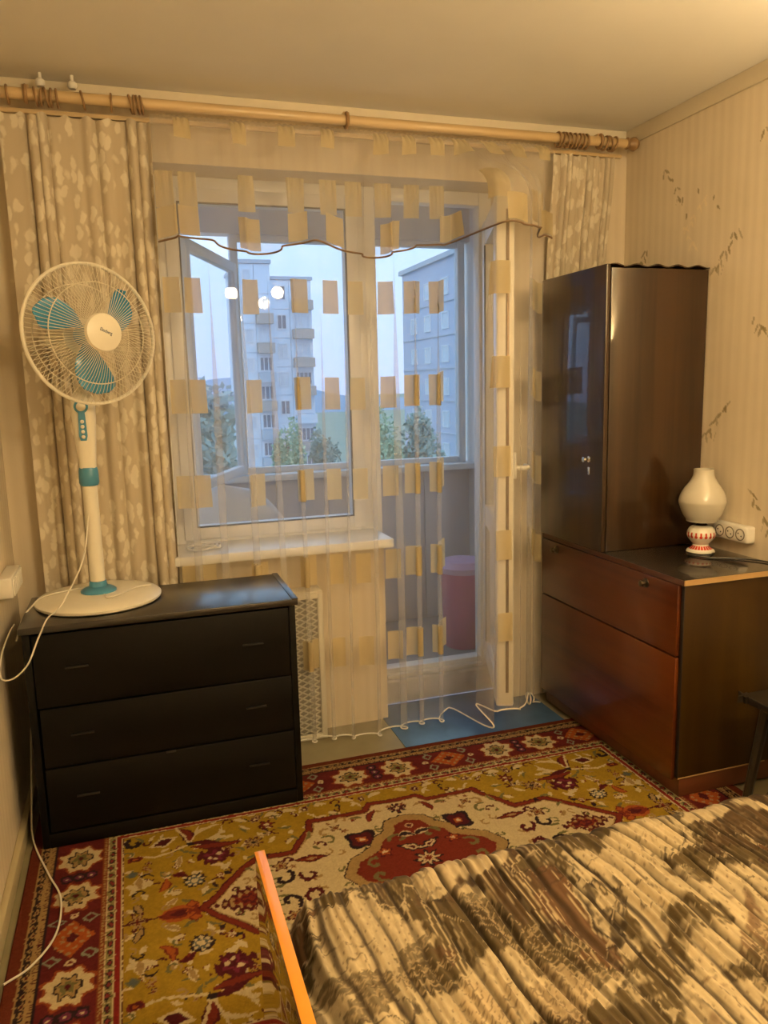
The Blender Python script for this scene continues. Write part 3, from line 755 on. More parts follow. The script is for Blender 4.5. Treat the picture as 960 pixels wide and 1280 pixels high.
def rug():
    RX0, RX1, RY0, RY1 = -0.40, 1.955, 1.315, 2.757
    cx, cy = 0.777, 2.036
    st = 0.0036
    xs = np.arange(RX0, RX1 + st / 2, st); ys = np.arange(RY0, RY1 + st / 2, st)
    X, Y = np.meshgrid(xs, ys, indexing='ij')
    # the knots wander a little
    jx = (vnoise(X * 160, Y * 160, 1) - .5) * .006; jy = (vnoise(X * 160, Y * 160, 2) - .5) * .006
    wx = (vnoise(X * 14, Y * 14, 3) - .5) * .010; wy = (vnoise(X * 14, Y * 14, 4) - .5) * .010
    xx, yy = X + jx + wx, Y + jy + wy
    u, v = np.abs(xx - cx), np.abs(yy - cy)
    HU, HV = (RX1 - RX0) / 2, (RY1 - RY0) / 2
    OLIVE, CREAM, MAROON, RED = (0.33, 0.21, 0.022), (0.55, 0.44, 0.25), (0.080, 0.013, 0.017), (0.165, 0.026, 0.016)
    DARK, TAN, BLUE, ORANGE, GREEN = (0.028, 0.016, 0.019), (0.33, 0.215, 0.085), (0.09, 0.105, 0.10), (0.34, 0.085, 0.022), (0.145, 0.135, 0.05)
    C = np.empty(X.shape + (3,), np.float32); C[:] = OLIVE
    C *= (0.88 + 0.24 * fbm(X * 40, Y * 40, 9))[..., None]
    def put(m, c): C[m] = c
    def poly(pts, uu, vv):
        ins = np.zeros(uu.shape, bool); n = len(pts)
        for i in range(n):
            (x1, y1), (x2, y2) = pts[i], pts[(i + 1) % n]
            c = ((y1 > vv) != (y2 > vv)) & (uu < (x2 - x1) * (vv - y1) / (y2 - y1 + 1e-12) + x1)
            ins ^= c
        return ins
    def dist_poly(pts, uu, vv):
        d = np.full(uu.shape, 9.0)
        for i in range(len(pts) - 1):
            (x1, y1), (x2, y2) = pts[i], pts[i + 1]
            ex, ey = x2 - x1, y2 - y1
            t = np.clip(((uu - x1) * ex + (vv - y1) * ey) / (ex * ex + ey * ey), 0, 1)
            d = np.minimum(d, np.hypot(uu - x1 - t * ex, vv - y1 - t * ey))
        return d
    def loc(cu, cv, a=0.0):
        du, dv_ = u - cu, v - cv
        return du * math.cos(a) + dv_ * math.sin(a), -du * math.sin(a) + dv_ * math.cos(a)
    def flower(cu, cv, R, petals, c_out, c_mid, c_in, a=0.0, depth=.25, sq=1.0):
        p, q = loc(cu, cv, a); rr = np.hypot(p, q * sq); th = np.arctan2(q * sq, p)
        k = R * (1 - depth + depth * np.cos(petals * th))
        put(rr < k, c_out); put(rr < k * .72, c_mid); put(rr < k * .34, c_in)
    def lozenge(cu, cv, a_, b_, ang, c1, c2=None, c3=None, jag=.0):
        p, q = loc(cu, cv, ang); k = np.abs(p) / a_ + np.abs(q) / b_ + jag * np.sin(p * 260)
        put(k < 1, c1)
        if c2 is not None: put(k < .68, c2)
        if c3 is not None: put(k < .32, c3)
    def leafm(cu, cv, L, w, ang, c1, c2=None, bend=0.0):
        p, q = loc(cu, cv, ang); t = p / L; q = q - bend * L * (t - t * t)
        hw = w * np.sin(PI * np.clip(t, 0, 1)) ** .7
        m = (t > 0) & (t < 1); put(m & (np.abs(q) < hw), c1)
        if c2 is not None: put(m & (np.abs(q) < hw * .6), c2)
    def line(pts, w, c): put(dist_poly(pts, u, v) < w, c)
    def curl(cu, cv, R, w, c, a0=0.0, turn=4.6, hand=1):
        P = []
        for k in range(12):
            t = k / 11; a = a0 + hand * turn * t; r = R * (1 - .72 * t)
            P.append((cu + r * math.cos(a), cv + r * math.sin(a)))
        line(P, w, c)
    # ---- the field's scattered vines
    r = random.Random(3)
    for k in range(210):
        cu, cv = r.uniform(.02, .90), r.uniform(.02, .44)
        t = r.random()
        if t < .4: leafm(cu, cv, r.uniform(.025, .05), r.uniform(.005, .009), r.uniform(0, 6.3), CREAM, None, r.uniform(-.5, .5))
        elif t < .65: curl(cu, cv, r.uniform(.012, .024), .0035, r.choice([MAROON, GREEN, TAN, DARK]), r.uniform(0, 6), 4, r.choice([-1, 1]))
        elif t < .85: flower(cu, cv, r.uniform(.010, .017), 5, r.choice([RED, MAROON]), r.choice([CREAM, TAN]), RED, r.uniform(0, 3))
        else: leafm(cu, cv, r.uniform(.04, .06), .006, r.uniform(0, 6.3), GREEN, None, .6)
    # ---- big field motifs, one quadrant mirrored four times
    leafm(.755 + .05, 0, .11, .034, PI, ORANGE, RED); leafm(.775, 0, .07, .012, PI, MAROON)
    lozenge(.70, 0, .03, .03, 0, ORANGE, RED, None, .3); lozenge(.705, .03, .02, .02, 0, RED, ORANGE)
    flower(.857, 0.0, .03, 6, MAROON, TAN, RED, 0, .3, .6); leafm(.845, .03, .055, .014, 1.2, DARK, TAN); line([(.80, 0), (.90, 0)], .003, MAROON)
    flower(.695, .14, .034, 12, DARK, BLUE, CREAM, 0, .08)
    for k in range(8):
        a = k * PI / 4; flower(.695 + .021 * math.cos(a), .14 + .021 * math.sin(a), .0055, 1, CREAM, CREAM, CREAM, 0, 0)
    lozenge(.625, .245, .062, .055, .3, MAROON, None, None, .18); flower(.625, .245, .046, 5, MAROON, (0.15, 0.02, 0.04), MAROON, .5, .25)
    for p in ((.61, .255), (.64, .24), (.625, .225)): flower(p[0], p[1], .007, 1, CREAM, CREAM, CREAM, 0, 0)
    # tulip: cream calyx round a maroon heart
    leafm(.70, .335, .14, .045, 2.55, CREAM, OLIVE, .1); leafm(.705, .335, .135, .012, 3.55, MAROON, None, -.5)
    lozenge(.775, .375, .048, .030, -.35, CREAM, MAROON, MAROON); leafm(.69, .34, .10, .022, 1.25, MAROON, RED, .3)
    line([(.69, .33), (.80, .30), (.86, .315)], .0045, CREAM); line([(.69, .335), (.735, .45)], .004, CREAM); line([(.69, .33), (.66, .43)], .0035, CREAM)
    leafm(.69, .315, .15, .016, 3.25, MAROON, RED, .25)
    lozenge(.69, .333, .016, .012, .4, DARK)
    curl(.865, .395, .030, .008, DARK, 1.0, 4.4, -1); flower(.865, .305, .022, 2, RED, MAROON, ORANGE, 0, .2)
    leafm(.80, .11, .075, .015, 1.9, RED, ORANGE, .6); leafm(.76, .19, .055, .013, 3.6, RED, MAROON, -.5)
    leafm(.85, .15, .055, .017, 1.57, CREAM, TAN); leafm(.845, .15, .045, .010, 2.4, CREAM); leafm(.855, .15, .045, .010, .7, CREAM)
    lozenge(.87, .225, .02, .02, 0, GREEN, BLUE); leafm(.79, .045, .05, .011, 2.6, CREAM, TAN, .4)
    leafm(.60, .175, .05, .010, .4, CREAM, None, .5); leafm(.62, .165, .05, .009, 2.4, CREAM, None, .5); leafm(.735, .22, .055, .012, 1.8, CREAM, TAN)
    for cu in (.10, .30, .47):
        flower(cu, .405, .022, 6, TAN, MAROON, CREAM, 0, .2); leafm(cu + .03, .405, .05, .010, .3, CREAM, None, .5); leafm(cu - .03, .405, .05, .010, 2.8, CREAM, None, -.5)
        curl(cu + .09, .415, .02, .0035, MAROON, 0)
    flower(.50, .27, .034, 9, MAROON, TAN, DARK); flower(.44, .36, .030, 6, MAROON, RED, CREAM)
    # ---- cream medallion
    MP = [(0, .352), (.085, .36), (.115, .323), (.30, .33), (.315, .275), (.39, .178), (.50, .182), (.55, .145), (.68, 0)]
    full = [(0, 0)] + MP
    d = dist_poly(MP, u, v); ins = poly(full, u, v)
    put((d < .013), MAROON); put(d < .0085, RED); put(ins & (d > .012), CREAM); put(ins & (d > .012) & (d < .016), TAN)
    for pu, pv in ((.58, .118), (.62, .07), (.45, .165)): lozenge(pu + .02, pv + .02, .014, .010, .8, DARK)
    # inside it
    r = random.Random(9)
    for k in range(70):
        cu, cv = r.uniform(.02, .60), r.uniform(.02, .33)
        if not (poly(full, np.array([cu]), np.array([cv]))[0] and dist_poly(MP, np.array([cu]), np.array([cv]))[0] > .03): continue
        q = r.random()
        if q < .4: curl(cu, cv, r.uniform(.010, .02), .0032, r.choice([TAN, MAROON, GREEN]), r.uniform(0, 6), 4.2, r.choice([-1, 1]))
        elif q < .7: flower(cu, cv, r.uniform(.009, .015), 5, r.choice([MAROON, TAN]), RED, TAN, r.uniform(0, 3))
        else: leafm(cu, cv, r.uniform(.025, .045), .006, r.uniform(0, 6.3), r.choice([TAN, MAROON, GREEN]), None, .5)
    lozenge(.555, 0, .095, .05, 0, MAROON, TAN, None, .16); lozenge(.545, 0, .06, .030, 0, RED, MAROON, RED, .16)
    curl(.44, .055, .035, .007, DARK, 2.2, 4.4, 1); curl(.36, .05, .032, .007, MAROON, .4, 4.5, -1); curl(.47, .11, .02, .004, GREEN, 2, 4, -1)
    flower(.44, .118, .028, 5, MAROON, TAN, RED, .3, .25); flower(.235, .262, .021, 4, MAROON, TAN, RED, .78, .3)
    lozenge(.345, .125, .062, .020, .1, MAROON, RED, TAN); curl(.41, .14, .018, .005, MAROON, 0); curl(.27, .2, .03, .005, GREEN, 1, 4, 1)
    flower(.165, .165, .060, 4, DARK, MAROON, ORANGE, .78, .16); lozenge(.165, .165, .03, .03, .78, MAROON, ORANGE, CREAM)
    leafm(.08, .315, .075, .013, -1.1, MAROON, RED, .5); flower(0, .30, .035, 7, DARK, MAROON, CREAM, .3, .3); curl(.20, .30, .022, .0045, TAN, 0, 4)
    curl(.27, .245, .025, .005, TAN, 2, 4, -1); leafm(.13, .285, .05, .010, .2, TAN, GREEN, .5); leafm(.335, .225, .05, .010, 1.9, TAN, GREEN, .4)
    # central red medallion
    RP = [(0, .235), (.055, .22), (.075, .175), (.115, .145), (.135, .10), (.215, .06), (.245, 0)]
    d = dist_poly(RP, u, v); ins = poly([(0, 0)] + RP, u, v)
    put(d < .024, DARK); put(d < .020, TAN); put(ins & (d > .014), RED)
    flower(0, .185, .014, 1, CREAM, RED, DARK, 0, 0); curl(.055, .13, .032, .007, GREEN, 0, 4.4, 1); flower(.115, .075, .028, 5, MAROON, ORANGE, CREAM, .3)
    leafm(.0, .135, .06, .014, .2, CREAM, DARK, .5); lozenge(.03, .075, .05, .022, .4, DARK, CREAM, MAROON, .1); curl(.16, .03, .028, .006, GREEN, 2, 4.4, -1)
    flower(0, 0, .05, 8, DARK, CREAM, RED)
    # ---- borders, by distance from the rug's edge
    e0 = np.minimum(HU - np.abs(X - cx), HV - np.abs(Y - cy))
    e = np.minimum(HU - np.abs(X + jx * .6 - cx), HV - np.abs(Y + jy * .6 - cy))
    side = (HU - np.abs(X - cx)) < (HV - np.abs(Y - cy))       # the short ends
    t = np.where(side, np.abs(yy - cy), np.abs(xx - cx))       # place along the border
    ee = np.where(side, HU - u, HV - v)
    bd = e < .283
    put(bd, MAROON)
    put(e < .034, (0.13, 0.028, 0.015)); put((e > .034) & (e < .040), TAN)
    b = (e > .040) & (e < .058); put(b, DARK)
    k = np.abs(((t / .032) % 1) - .5) * 2 + np.abs(ee - .049) / .009; put(b & (k < .9), TAN); put(b & (k < .45), MAROON)
    b = (e > .058) & (e < .078); put(b, TAN); put(b & (((t / .009) % 1) < .3) & (e > .066), MAROON)
    put((e > .078) & (e < .085), DARK)
    b = (e > .085) & (e < .222); C[b] = np.array((0.110, 0.016, 0.016)) * (0.8 + .5 * fbm(X * 30, Y * 30, 5))[b][:, None]
    put((e > .222) & (e < .238), (0.20, 0.05, 0.02)); put((e > .226) & (e < .234) & ((((t + e * .5) / .012) % 1) < .5), TAN)
    b = (e > .238) & (e < .260); put(b, (0.24, 0.21, 0.08))
    k = np.abs(((t / .038) % 1) - .5) * 2 + np.abs(ee - .249) / .012; put(b & (k < .85), DARK); put(b & (k < .5), (0.2, .03, .03)); put(b & ((((t / .038) % 1) < .08)), CREAM)
    put((e > .236) & (e < .239), CREAM); put((e > .259) & (e < .262), CREAM)
    put((e > .262) & (e < .276), (0.22, 0.022, 0.018)); put((e > .276) & (e < .281), CREAM)
    # octagon pairs and orange diamonds along the main band
    main = (e > .085) & (e < .222)
    def oct_(m, tc):
        p, q = t - tc, ee - .153
        k = np.maximum(np.maximum(np.abs(p), np.abs(q)), (np.abs(p) + np.abs(q)) * .74)
        th = np.arctan2(q, p); k2 = k * (1 + .10 * np.cos(8 * th))
        put(m & (k2 < .066), ORANGE if False else (0.26, 0.06, 0.02)); put(m & (k2 < .058), CREAM); put(m & (k2 * (1 + .12 * np.cos(6 * th)) < .036), DARK)
        put(m & (k2 * (1 + .15 * np.cos(6 * th)) < .030), TAN); put(m & (k2 * (1 + .2 * np.cos(5 * th)) < .020), GREEN); put(m & (k < .009), MAROON)
    def cross_(m, tc):
        for dp, dq in ((0, .035), (0, -.035), (0, 0)):
            rr = np.hypot(t - tc - dp, ee - .153 - dq); put(m & (rr < .020), DARK); put(m & (rr < .012), (0.14, .03, .06)); put(m & (rr < .004), CREAM)
    def diamond(m, tc):
        p, q = t - tc, ee - .153
        k = np.abs(p) / .075 + np.abs(q) / .06; put(m & (k < 1), (0.34, 0.08, 0.02)); put(m & (k < 1) & (np.sin(p * 190) * np.sin(q * 190) > .45), TAN); put(m & (k < .3), MAROON)
        for s1 in (-1, 1):
            for s2 in (-1, 1):
                k = np.abs(np.abs(p - s1 * .075) + np.abs(q - s2 * .045) * .8 - .016); put(m & (k < .004), (0.22, .24, .16))
            rr = np.hypot(p - s1 * .095, q); put(m & (rr < .012), CREAM); put(m & (rr < .005), RED)
    ms, ml = main & side, main & ~side
    for tc in (.182, .372): oct_(ms, tc)
    cross_(ms, .277); diamond(ms, 0.0)
    for tc in (.095, .51, .70): oct_(ml, tc)
    cross_(ml, 0.0); cross_(ml, .605); diamond(ml, .30); diamond(ml, .89)
    C *= (0.70 + .24 * vnoise(X * 260, Y * 260, 8))[..., None]
    Z = 0.009 + 0.0012 * vnoise(X * 200, Y * 200, 12)
    edge = e0 < st * .6; Z[edge] = 0.0005
    me = grid_mesh('rug', np.stack([X, Y, Z], -1), C)
    o = link_mesh('rug', me, M['knot'], angle=180)
    tag(o, 'patterned red and olive carpet with a cream medallion on the floor', 'rug')
rug()

# ================================================================== CURTAIN ROD
ROD_Y, ROD_Z = 2.95, 2.418
rod = thing('curtain_rod', (0.85, ROD_Y, ROD_Z), 'pale wooden curtain rod under the ceiling along the window wall', 'curtain rod')
obj('pole', tube(nb(), [(XL + 0.012, ROD_Y, ROD_Z), (0.4, ROD_Y, ROD_Z), (1.2, ROD_Y, ROD_Z), (2.06, ROD_Y, ROD_Z)], 0.0185, 18), M['rod'], rod)
MX = Matrix.Rotation(PI / 2, 4, 'Y')
obj('finial', lathe(nb(), [(0, 0), (.019, .0), (.024, .006), (.016, .014), (.026, .03), (.028, .042), (.018, .058), (0, .064)], (2.055, ROD_Y, ROD_Z), 20, MX), M['ring'], rod)
obj('lower_rail', mbox(XL + 0.012, 2.06, ROD_Y + .03, ROD_Y + .045, ROD_Z - .05, ROD_Z - .035, .003), M['rod'], rod)
for x in (-0.245, 0.845, 1.93):
    bm = nb(); box(bm, x - .012, x + .012, ROD_Y - .004, YB - .012, ROD_Z + .012, ROD_Z + .03, .003)
    o = obj('bracket', bm, M['rod'], rod)
    obj('collar', tube(nb(), [(x + .023 * 0, ROD_Y + .024 * math.cos(a), ROD_Z + .024 * math.sin(a)) for a in np.linspace(0, 2 * PI, 25)[:-1]], .007, 8, True), M['ring'], o)

def ring_bm(x, tilt=0.0):
    return tube(nb(), [(x + .006 * math.sin(a) * tilt, ROD_Y + .027 * math.cos(a), ROD_Z - .006 + .027 * math.sin(a)) for a in np.linspace(0, 2 * PI, 23)[:-1]], .0042, 7, True)

# ================================================================== CURTAINS
def fold_noise(s, k, seed): return vnoise(s * k, np.zeros_like(s) + .37, seed) * 2 - 1

# sheer tulle: surface as a function of the cloth's width s and height v (0 hem, 1 header)
SX0, SX1, STOP = 0.14, 1.664, 2.372
def bulge(X, z):
    a = sstep(1.225, 1.29, X) * (1 - sstep(1.385, 1.64, X))
    return a, a * (1 - sstep(2.13, 2.36, z))
def tulle(s, v, nf=15.0, seed=5, ax=.034, ay=.026, y0=2.925, top=STOP, hem=0.012, lift=.17, gather=.0055, slack=0.33, flare=0.0):
    s, v = np.broadcast_arrays(np.asarray(s, float), np.asarray(v, float))
    lin = SX0 + (SX1 - SX0) * s
    hemz = hem + lift * sstep(1.18, 1.31, lin) * (1 - sstep(1.39, 1.68, lin)) + .010 * np.sin(s * 2 * PI * 3.3 + 1)
    z = hemz + (top - hemz) * v
    w = np.clip((1 - v) * 2.2, 0.16, 1)
    ph = 2 * PI * (nf * s + .55 * fold_noise(s, 9, seed) + .06 * np.sin(v * 3 + s * 20))
    am = .45 + .75 * (fold_noise(s, 11, seed + 3) * .5 + .5)
    end = sstep(0, .03, s) * (1 - sstep(.97, 1, s))
    X = lin + ax * am * w * np.sin(ph) * end + .012 * (1 - v) * np.sin(s * 9)
    Yd = ay * am * w * np.cos(ph)
    g = sstep(.86, .985, v)
    Yd = Yd * (1 - .75 * g) + g * gather * np.sin(2 * PI * 78 * s)
    bx, bz = bulge(X, z)
    ybase = y0 + (ROD_Y - 0.005 - y0) * sstep(.9, 1, v) * .6
    Y = ybase + Yd * (1 - .5 * bz) - slack * bz
    return np.stack([X, Y, z], -1)

def cloth(name, fn, ns, nv, mat, label, cat, uvs=None):
    S, V = np.meshgrid(np.linspace(0, 1, ns), np.linspace(0, 1, nv), indexing='ij')
    P = fn(S, V)
    o = link_mesh(name, grid_mesh(name, P, uv=uvs(P) if uvs else None), mat, angle=180)
    return tag(o, label, cat)

def s_range(fn, x, hw, v):
    """Stretch of cloth whose front-most fold covers x-hw..x+hw."""
    S = np.linspace(0, 1, 4001); P = fn(S, v); X = P[:, 0]
    near = np.where(np.abs(X - x) < .004)[0]
    i = near[np.argmin(P[near, 1])] if len(near) else int(np.argmin(np.abs(X - x)))
    lo = hi = i
    while lo > 0 and abs(X[lo] - x) < hw and S[i] - S[lo] < .05: lo -= 1
    while hi < 4000 and abs(X[hi] - x) < hw and S[hi] - S[i] < .05: hi += 1
    return S[lo], S[hi]

def patch(parent, fn, s0, s1, v0, v1, mat=None, name='gold_patch', off=.0035):
    S, V = np.meshgrid(np.linspace(s0, s1, 16), np.linspace(v0, v1, 6), indexing='ij')
    P = fn(S, V)
    du = np.gradient(P, axis=0); dv2 = np.gradient(P, axis=1); n = np.cross(du, dv2); n /= np.linalg.norm(n, axis=-1, keepdims=True) + 1e-9
    n[n[..., 1] > 0] *= -1                                     # towards the room
    o = link_mesh(name, grid_mesh(name, P + n * off), mat or M['gold'], parent, angle=180)
    return o

sheer = cloth('sheer_curtain', tulle, 640, 90, M['tulle'], 'long sheer cream curtain with gold rectangles, hanging over window and door', 'curtain')
def sx(x): return (x - SX0) / (SX1 - SX0)
tcols = [0.165, 0.255, 0.445, 0.625, 0.75, 0.865, 0.975, 1.075, 1.195, 1.318, 1.555, 1.635]
for x in tcols:
    for zc in (2.135, 1.777, 1.415, 1.06, .715, .365):
        if x > 1.5 and zc < .6: continue
        vc = zc / STOP
        a_, b_ = s_range(tulle, x + .012 * math.sin(x * 40 + zc), .031, vc); patch(sheer, tulle, a_, b_, vc - .026, vc + .026)
P = tulle(np.linspace(0, 1, 500), 0.0)
obj('hem', tube(nb(), [tuple(p) for p in P], .0032, 5), M['hem_white'], sheer)

def valance_fn(s, v):
    P = tulle(s, v, nf=12.0, seed=21, ax=.020, ay=.022, y0=2.885, top=STOP, hem=1.945, lift=.07, gather=.006, slack=.33)
    s_, v_ = np.broadcast_arrays(np.asarray(s, float), np.asarray(v, float))
    P[..., 2] += (1 - v_) * (.018 * np.sin(s_ * 21) + .05 * sstep(.9, 1, s_))
    P[..., 1] -= .022
    return P
val = cloth('sheer_valance', valance_fn, 640, 34, M['valance'], 'short gathered organza valance with brown hem over the top of the sheer curtain', 'valance')
for x in (0.165, .245, .455, .628, .765, .98, 1.21, 1.335, 1.585, 1.65):
    a_, b_ = s_range(valance_fn, x, .036, .14); patch(val, valance_fn, a_, b_, .02, .26)
for x in (.24, .43, .60, .75, .95, 1.06, 1.17, 1.27, 1.39, 1.5, 1.62):
    patch(val, valance_fn, sx(x) - .018, sx(x) + .018, .80, .97)
P = valance_fn(np.linspace(0, 1, 500), 0.0)
obj('hem', tube(nb(), [tuple(p) for p in P], .0036, 5), M['hem_brown'], val)

# opaque drapes
def drape_fn(x0, x1, y0, y1, z0, z1, pleats, seed, amp=.026, lean=0.0):
    def f(s, v):
        s, v = np.broadcast_arrays(np.asarray(s, float), np.asarray(v, float))
        lin = x0 + (x1 - x0) * s
        d = np.zeros_like(s); dx = np.zeros_like(s)
        for c, wd, k in pleats:                                  # bundles of pleats pinched at the rings
            wv = wd * (1 + 1.0 * (1 - v))
            g = np.exp(-((s - c - lean * (1 - v) * .2) / wv) ** 2)
            d += g * np.sin((s - c) / wd * 5.0 + 1.2) * k
            dx += g * np.cos((s - c) / wd * 5.0 + 1.2) * k * .5
        soft = .55 * np.sin(2 * PI * (3.2 * s + .25 * fold_noise(s, 4, seed))) * (1 - v) * .8
        Y = y0 + (y1 - y0) * sstep(.8, 1, v) + amp * (d + soft)
        X = lin + amp * dx * .8 + lean * .12 * (1 - v)
        zt = z1 - .012 * np.abs(np.sin(s * PI * 7))
        return np.stack([X, Y, z0 + (zt - z0) * v], -1)
    return f
def drape_uv(P):
    d = np.linalg.norm(np.diff(P[:, -1, :2], axis=0), axis=1); L = np.concatenate([[0], np.cumsum(np.maximum(d, .001))])
    return np.stack([np.repeat(L[:, None] * 1.0, P.shape[1], 1), P[..., 2]], -1)
dl = drape_fn(-0.335, 0.142, 2.975, 2.955, .02, 2.365, [(.24, .055, 1.0), (.90, .06, 1.0), (.62, .09, .35)], 3, .030)
D1 = cloth('drape_curtain', dl, 220, 60, M['drape'], 'wide beige leaf-patterned drape hanging behind the fan', 'curtain', drape_uv)
for x in (-.30, -.215, -.197, -.182, -.168, -.150, -.07, .02, .082, .094, .106, .118):
    obj('ring', ring_bm(x, random.uniform(-1, 1)), M['ring'], D1)
dr = drape_fn(1.725, 2.015, 3.015, 2.965, .02, 2.368, [(.22, .08, .8), (.55, .1, .6), (.85, .08, .5)], 8, .020)
D2 = cloth('drape_curtain', dr, 160, 50, M['drape'], 'narrow beige drape hanging behind the dark wall cupboard', 'curtain', drape_uv)
for k in range(11):
    obj('ring', ring_bm(1.735 + .0185 * k if k < 8 else 1.955 + .022 * (k - 8), random.uniform(-1, 1)), M['ring'], D2)
for x, lb in ((-.20, 'small white ceiling knob above the bunched rings of the wide drape'), (-.10, 'small white ceiling knob above a lone ring of the wide drape')):
    h = obj('ceiling_hook', lathe(nb(), [(0, .0), (.012, .002), (.016, .012), (.014, .022), (.006, .028), (.006, .045), (0, .045)], (x, 3.02 - .035, ZC - .0455), 16), M['white_paint'])
    tag(h, lb, 'hook', 'white ceiling knobs above the rod')

# ================================================================== RADIATOR SCREEN
rad = thing('radiator_screen', (0.40, 2.99, 0), 'cream radiator screen of diamond mesh under the window sill', 'radiator cover')
RX0_, RX1_, RY_ = 0.17, 0.69, 2.975
obj('frame', frame4(nb(), RX0_, RX1_, 0.0, 0.625, .022, RY_ - .006, RY_ + .012, .003), M['radiator'], rad)
bm = nb(); step = .026
import itertools
k = 0
def strip(p, q):
    d = Vector((q[0] - p[0], 0, q[1] - p[1])); L = d.length
    if L < .01: return
    d.normalize(); n = Vector((-d.z, 0, d.x)) * .0024
    y0, y1 = RY_ - .001, RY_ + .004
    vs_ = [bm.verts.new((p[0] + n.x * a, y, p[1] + n.z * a)) for y in (y0, y1) for a in (-1, 1)] + [bm.verts.new((q[0] + n.x * a, y, q[1] + n.z * a)) for y in (y0, y1) for a in (-1, 1)]
    for f in ((0, 1, 5, 4), (2, 6, 7, 3), (0, 4, 6, 2), (1, 3, 7, 5)): bm.faces.new([vs_[i] for i in f])
zx0, zx1, zz0, zz1 = 0.38, RX1_ - .02, .02, .605
slope = .55
for sgn in (1, -1):
    c = -1.0
    while c < 2.0:
        pts = []
        for x in (zx0, zx1):
            z = c + sgn * slope * (x - zx0)
            pts.append((x, z))
        (xa, za), (xb, zb) = pts
        t0, t1 = 0.0, 1.0
        dz = zb - za
        for lim, s_ in ((zz0, 1), (zz1, -1)):
            if abs(dz) > 1e-9:
                t = (lim - za) / dz
                if (dz > 0) == (s_ > 0): t0 = max(t0, t)
                else: t1 = min(t1, t)
        if t1 > t0: strip((xa + (xb - xa) * t0, za + dz * t0), (xa + (xb - xa) * t1, za + dz * t1))
        c += step
tag(obj('mesh_lattice', bm, M['radiator'], rad, smooth=False), kind='stuff')
bm = nb()
box(bm, RX0_ + .02, zx0, RY_ + .001, RY_ + .004, .02, .605)
obj('panel', bm, M['radiator'], rad, smooth=False)
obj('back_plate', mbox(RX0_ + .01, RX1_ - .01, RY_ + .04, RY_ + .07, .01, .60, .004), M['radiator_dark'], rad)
obj('top_plate', mbox(RX0_, RX1_, RY_ - .004, RY_ + .08, .625, .634, .002), M['radiator'], rad)

# ================================================================== CHEST OF DRAWERS
CX0, CX1, CY0, CY1, CZ0, CZ1 = -0.362, 0.484, 2.495, 2.862, 0.011, 0.748
ch = thing('chest_of_drawers', (0.06, 2.68, CZ0), 'low black-stained chest of three drawers standing under the fan', 'chest')
bm = nb()
box(bm, CX0, CX0 + .022, CY0 + .004, CY1, CZ0, CZ1 - .022, .002); box(bm, CX1 - .022, CX1, CY0 + .004, CY1, CZ0, CZ1 - .022, .002)
box(bm, CX0 + .021, CX1 - .021, CY1 - .012, CY1, CZ0, CZ1 - .022); box(bm, CX0 + .021, CX1 - .021, CY0 + .03, CY1 - .011, .06, .075)
obj('body', bm, M['black_wood'], ch)
tp = obj('top', mbox(CX0 - .008, CX1 + .008, CY0 - .012, CY1 + .004, CZ1 - .022, CZ1, .004), M['black_top'], ch)
obj('top_edge_strip', mbox(CX1 - .012, CX1 + .0085, CY0 - .0125, CY1 + .0045, CZ1 - .003, CZ1 + .003, .0015), M['black_top'], tp)
obj('plinth', mbox(CX0 + .021, CX1 - .021, CY0 + .002, CY0 + .022, CZ0, .058, .003), M['black_wood'], ch)
for z0, z1, tilt, x_in in ((.482, .718, 0, 0.002), (.283, .478, .002, .006), (.066, .279, .004, .004)):
    bm = mbox(CX0 + .024 + x_in, CX1 - .024, CY0 - .002, CY0 + .02, z0, z1, .004)
    for v in bm.verts: v.co.z += tilt * (v.co.x - .06); v.co.y += -tilt * .8 * (v.co.x - .06)
    dw = obj('drawer', bm, M['black_wood'], ch)
    zc = z0 + (z1 - z0) * .53
    for xh in (-.213, .336):
        b2 = nb(); prof = [(-.042, 0), (.042, 0), (.036, -.012), (-.036, -.012)]
        box(b2, xh - .034, xh + .034, CY0 - .011, CY0 - .001, zc - .003, zc + .002, .0012)
        obj('pull', b2, M['pull'], dw)
bm = mbox(.035, .065, CY0 - .005, CY0, .272, .279, .001); obj('lock_plate', bm, M['pull'], ch)

# ================================================================== PEDESTAL FAN
FX, FY, FZ = -0.142, 2.735, CZ1
fan = thing('pedestal_fan', (FX, FY, FZ), 'white and blue pedestal fan with a wire cage on the black chest', 'fan')
base = obj('base', lathe(nb(), [(0, 0), (.194, 0), (.203, .006), (.204, .014), (.196, .021), (.15, .027), (.06, .033), (0, .034)], (FX, FY, FZ), 64), M['fan_white'], fan)
obj('flange', lathe(nb(), [(0, .032), (.058, .032), (.058, .038), (.05, .044), (.030, .052), (.027, .07), (0, .07)], (FX, FY, FZ), 32), M['fan_blue'], fan)
obj('pole', lathe(nb(), [(.0, .05), (.0245, .05), (.0235, .40), (0, .40)], (FX, FY, FZ), 24), M['fan_white'], fan)
obj('height_collar', lathe(nb(), [(.0, .395), (.028, .395), (.032, .405), (.031, .445), (.028, .455), (0, .455)], (FX, FY, FZ), 28), M['fan_blue'], fan)
